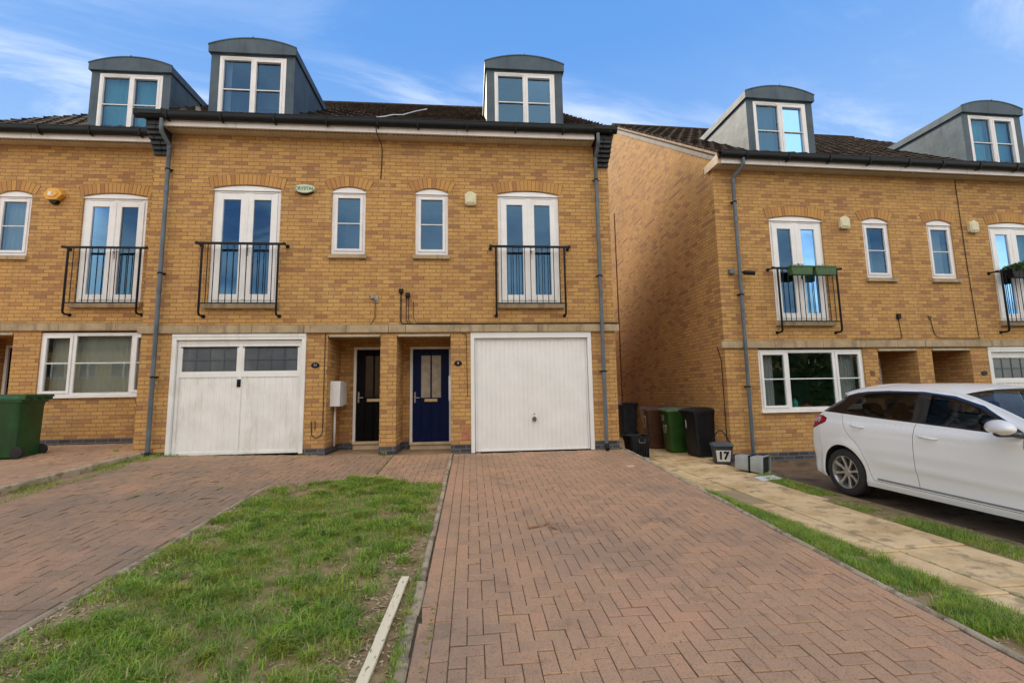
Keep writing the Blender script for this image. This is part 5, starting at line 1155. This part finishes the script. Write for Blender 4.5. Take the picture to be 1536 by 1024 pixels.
            for k in range(8):
                a=2*PI*k/8+.2
                for dd in (0,):
                    c,q=math.cos(a),math.sin(a); P=[]
                    for rr,hw,yy in ((.03,.020,.072),(.10,.013,.070),(.17,.018,.086),(.208,.028,.092)):
                        for sg in (-1,1): P.append((cx+rr*c-sg*hw*q, yo-s*.10+s*yy, .31+rr*q+sg*hw*c))
                    P2=[(x_,y_-s*.03,z_) for x_,y_,z_ in P]; al=P+P2
                    fs=[(2*i,2*i+1,2*i+3,2*i+2) for i in range(3)]+[(8+2*i,8+2*i+2,8+2*i+3,8+2*i+1) for i in range(3)]+[(2*i,2*i+2,8+2*i+2,8+2*i) for i in range(3)]+[(2*i+1,8+2*i+1,8+2*i+3,2*i+3) for i in range(3)]
                    r.add(al,fs)
            r.build('rim',rimm,wo,smooth=True,angle=35,bevel=.003)
            bk=MB(); bk.lathe([(0,s*.0),(.20,s*.0)],(cx,yo-s*.10,.31),'y',40); bk.lathe([(0,s*.03),(.13,s*.03),(.13,s*.01)],(cx,yo-s*.10,.31),'y',40); bk.build('brake_disc',rimd,wo)
        # arch liners
        for cx in ax:
            l=MB(); seg=18; vs=[]
            for k in range(seg+1):
                a=-.31+(PI+.62)*k/seg; 
                for yy in (.0,.30): vs.append((cx+(RA+.0)*math.cos(a), s*(W(cx,.70)-.004-yy if yy else W(cx+RA*math.cos(a),max(.21,.31+RA*math.sin(a)))-.002), .31+(RA)*math.sin(a)))
            l.add(vs,[(2*k,2*k+2,2*k+3,2*k+1) for k in range(seg)]); l.box(cx-RA,cx+RA,s*.52-.005,s*.52+.005,.2,.7); l.build('arch_liner',und,root)
    # cross strips over the top contour: bumper, tailgate, rear glass, roof, windscreen, bonnet
    TW=[W(*p) for p in top]; M_=16
    def cross(i,j):
        x,z=top[i]; a=top[max(i-1,0)]; b=top[min(i+1,len(top)-1)]; tx,tz=b[0]-a[0],b[1]-a[1]; L=math.hypot(tx,tz); nx,nz=-tz/L,tx/L
        u=-1+2*j/M_; w=TW[i]; uu=math.sin(u*PI/2) ; bul=.055 if .9<x<3.9 else .075
        k=bul*(1-abs(uu)**2.3); return (x+nx*k, w*uu, z+nz*k)
    def strp(name,i0,i1,mat,inset=0,js=(0,16)):
        vs=[cross(i,j) for i in range(i0,i1+1) for j in range(js[0],js[1]+1)]; n=js[1]-js[0]+1
        mb=MB(); mb.add(vs,[(r*n+c,r*n+c+1,(r+1)*n+c+1,(r+1)*n+c) for r in range(i1-i0) for c in range(n-1)]); return mb.build(name,mat,root,smooth=True,fix=True)
    # indices: 6 samples per control segment
    strp('rear_bumper',0,18,pm); strp('tailgate',18,24,pm); strp('rear_window',24,30,cgr); strp('spoiler',30,36,pm); strp('roof',36,66,pm)
    strp('windscreen',66,78,cg,js=(1,15)); 
    for js in ((0,1),(15,16)): strp('screen_pillar',66,78,pm,js=js)
    strp('bonnet',78,96,pm); strp('front_bumper',96,len(top)-1,pm)
    f=MB(); f.box(.06,3.98,-.60,.60,.17,.24); f.box(.06,.12,-.6,.6,.22,.46); f.box(3.9,3.98,-.55,.55,.22,.46); f.build('underbody',und,root)
    inn=MB(); inn.box(.95,3.0,-.62,.62,.30,.42); inn.box(.15,.95,-.62,.62,.30,.92); inn.loft([(2.75,0,.5,.25,.66,.05),(2.78,0,.90,.28,.66,.08),(2.78,0,.95,.22,.62,.08)]); inn.build('dashboard',inm,root,smooth=True,angle=40)
    for (sx,sy,rear) in ((1.85,-.34,0),(1.85,.34,0),(1.0,-.38,1),(1.0,0,1),(1.0,.38,1)):
        sm=MB(); w=.25 if not rear else .19
        sm.loft([(sx+.22,sy,.42,.26,w,.08),(sx+.22,sy,.58,.27,w,.08)]); 
        b0=len(sm.v); sm.loft([(0,sy,.0,.055,w-.01,.05),(0,sy,.3,.06,w,.05),(0,sy,.52,.045,w-.06,.045),(0,sy,.56,.03,w-.09,.03)])
        for i in range(b0,len(sm.v)): x_,y_,z_=sm.v[i]; sm.v[i]=(sx-.02+x_-z_*.33, y_, .55+z_*.95)
        b0=len(sm.v); sm.loft([(0,sy,0,.03,.05,.02),(0,sy,.05,.05,.125,.04),(0,sy,.19,.045,.12,.04),(0,sy,.21,.02,.08,.02)])
        for i in range(b0,len(sm.v)): x_,y_,z_=sm.v[i]; sm.v[i]=(sx-.21+x_-z_*.2, y_, 1.05+z_-(0.03 if rear else 0))
        sm.build('seat',inm,root,smooth=True,angle=40)
    sw=MB(); cxs=[(2.42+.05*math.cos(2*PI*k/24),-.36+.18*math.sin(2*PI*k/24),.90+.17*math.cos(2*PI*k/24)) for k in range(25)]; sw.tube(cxs,.014,8); sw.build('steering_wheel',inm,root,smooth=True)
    wp=MB(); 
    ant=MB(); ant.tube([(.62,0,1.475),(.50,0,1.58)],.005,6); ant.build('aerial',blk,root)
    return root
make_car()

# ------------------------------------------------------------------ houses across the road (only met in reflections)
def far_house(x,y,rz,label):
    r=empty('brick_house',(x,y,-.6),rz); tag(r,label,'house','houses across the road')
    w=MB(); w.box(-4,4,0,8,0,5.6); w.build('wall',M['brick'],r)
    rf=MB(); rf.prism([(-.4,5.5),(4,8.6),(8.4,5.5)],'x',-4.2,4.2); rf.build('roof',M['tile'],r)
    for (cx,cz,ww,hh) in ((-2.4,3.9,.9,1.2),(0,3.9,.6,1.2),(2.4,3.9,.9,1.2),(-2.3,1.2,1.6,1.2),(2.2,1.2,1.6,1.2)):
        f=MB(); f.box(cx-ww,cx+ww,-.03,.05,cz-.6,cz+hh-.6); o=f.build('window',M['upvc'],r); g=MB()
        for s in (-1,1): g.box(cx+s*ww/2-ww/2+.06,cx+s*ww/2+ww/2-.06,-.036,-.03,cz-.54,cz+hh-.66)
        g.build('pane',M['iron'],o)
    d=MB(); d.box(-.5,.5,-.04,.04,0,2.1); d.build('front_door',M['navy'],r)
for i,x in enumerate((-27.5,-18,-8.5,1,10.5,20,29.5)):
    far_house(x,-24.5,PI,('house at the left end of the row across the road','house across the road opposite the left drive','house across the road facing the lawn','house across the road straight behind the viewer','house across the road facing the alley','house across the road facing the right drive','house at the right end of the row across the road')[i])

hg=empty('hedge',(22,-19.9,-.7),0); tag(hg,'tall clipped evergreen hedge across the road at the right','hedge')
hb=MB(); hb.box(-13,13,-.45,.45,0,2.9); hb.build('twig_core',M['bin_green'],hg); foliage(hg,-13.2,13.2,-.7,.7,0,5.2,9000,M['leafy'],s=.16)
# ------------------------------------------------------------------ light, sky, camera
sd=Vector((-2.25,4.6,4.2)).normalized(); el=math.asin(sd.z); az=math.atan2(sd.x,sd.y)   # azimuth from +Y towards +X
sun=bpy.data.lights.new('Sun','SUN'); sun.energy=SUN_E; sun.angle=math.radians(9.0); sun.color=(1,.88,.70)
so=bpy.data.objects.new('Sun',sun); COL.objects.link(so); so.rotation_euler=(-sd).to_track_quat('-Z','Y').to_euler(); so.location=(-8,14,16)
w=bpy.data.worlds.new('World'); SC.world=w; w.use_nodes=True; t=w.node_tree; t.nodes.clear()
class WN(NT):
    def __init__(s,tree): s.t=tree; s.out=s.n('ShaderNodeOutputWorld')
k=WN(t); sky=k.n('ShaderNodeTexSky'); sky.sky_type='NISHITA'; sky.sun_disc=False; sky.sun_elevation=el; sky.sun_rotation=az; sky.altitude=50; sky.air_density=1.0; sky.dust_density=0.0; sky.ozone_density=2.2
tc=k.n('ShaderNodeTexCoord').outputs['Generated']; X=k.xyz(tc); zz=k.math('MAXIMUM',X[2],.02); den=k.math('ADD',zz,.12)
px=k.math('DIVIDE',X[0],den); py=k.math('DIVIDE',X[1],den)
v=k.comb(k.math('ADD',k.math('MULTIPLY',px,.55),k.math('MULTIPLY',py,.35)),k.math('SUBTRACT',k.math('MULTIPLY',py,1.7),k.math('MULTIPLY',px,.45)),CLOUD_SEED)
n1=k.noise(v,1.7,8,.62,.7); n2=k.noise(v,.55,3,.5)
m=k.math('MULTIPLY',k.sstep(n1,CL0,CL1),k.sstep(n2,.36,.56)); m=k.math('MULTIPLY',m,k.sstep(X[2],.03,.14))
# unseen warm cloud added behind the viewer, as fill light for the fronts
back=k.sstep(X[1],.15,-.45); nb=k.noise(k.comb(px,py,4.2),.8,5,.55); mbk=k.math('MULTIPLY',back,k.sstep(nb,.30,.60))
m2=k.math('MAXIMUM',k.math('MULTIPLY',m,.56),k.math('MULTIPLY',mbk,BACK_FILL))
sat=k.n('ShaderNodeHueSaturation'); k.set(sat.inputs['Color'],sky.outputs[0]); sat.inputs['Saturation'].default_value=SKY_SAT
# sky brightness and saturation clamped, to hold down the glow round the hidden sun
vmax=k.n('ShaderNodeSeparateColor'); vmax.mode='HSV'; k.set(vmax.inputs[0],sat.outputs[0]); vc=k.n('ShaderNodeCombineColor'); vc.mode='HSV'
k.set(vc.inputs[0],vmax.outputs[0]); k.set(vc.inputs[1],k.math('MINIMUM',k.math('MAXIMUM',vmax.outputs[1],k.math('ADD',SMIN,k.math('MULTIPLY',X[2],SSLOPE))),k.math('ADD',.42,k.math('MULTIPLY',X[2],.65)))); k.set(vc.inputs[2],k.math('MINIMUM',vmax.outputs[2],k.math('SUBTRACT',VLIM,k.math('MULTIPLY',X[2],VSLOPE))))
ccol=k.mix(back,CLOUD_COL,BACK_FILL_COL)
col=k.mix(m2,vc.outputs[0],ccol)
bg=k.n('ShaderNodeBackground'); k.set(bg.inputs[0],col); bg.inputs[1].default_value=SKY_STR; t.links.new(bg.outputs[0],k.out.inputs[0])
cam=bpy.data.cameras.new('Camera'); co=bpy.data.objects.new('Camera',cam); COL.objects.link(co); SC.camera=co
yaw,pit,rol,fpx,D,H=0.0893,0.1142,-0.0174,681.334,8.7456,1.0473
fw=Vector((math.sin(yaw)*math.cos(pit),math.cos(yaw)*math.cos(pit),math.sin(pit))); rt=Vector((math.cos(yaw),-math.sin(yaw),0)); up=rt.cross(fw)
r2=rt*math.cos(rol)+up*math.sin(rol); u2=-rt*math.sin(rol)+up*math.cos(rol)
mt=Matrix.Identity(4)
for i in range(3): mt[i][0]=r2[i]; mt[i][1]=u2[i]; mt[i][2]=-fw[i]; mt[i][3]=(0,-D,H)[i]
co.matrix_world=mt; cam.sensor_width=36; cam.lens=36*fpx/1536; cam.clip_end=3000; cam.clip_start=.05
SC.view_settings.view_transform='Standard'; SC.view_settings.look='None'; SC.view_settings.exposure=EXPO; SC.view_settings.gamma=1
SC.cycles.max_bounces=8; SC.cycles.transparent_max_bounces=12; SC.cycles.glossy_bounces=4; SC.cycles.diffuse_bounces=4
try: SC.cycles.use_denoising=True
except Exception: pass
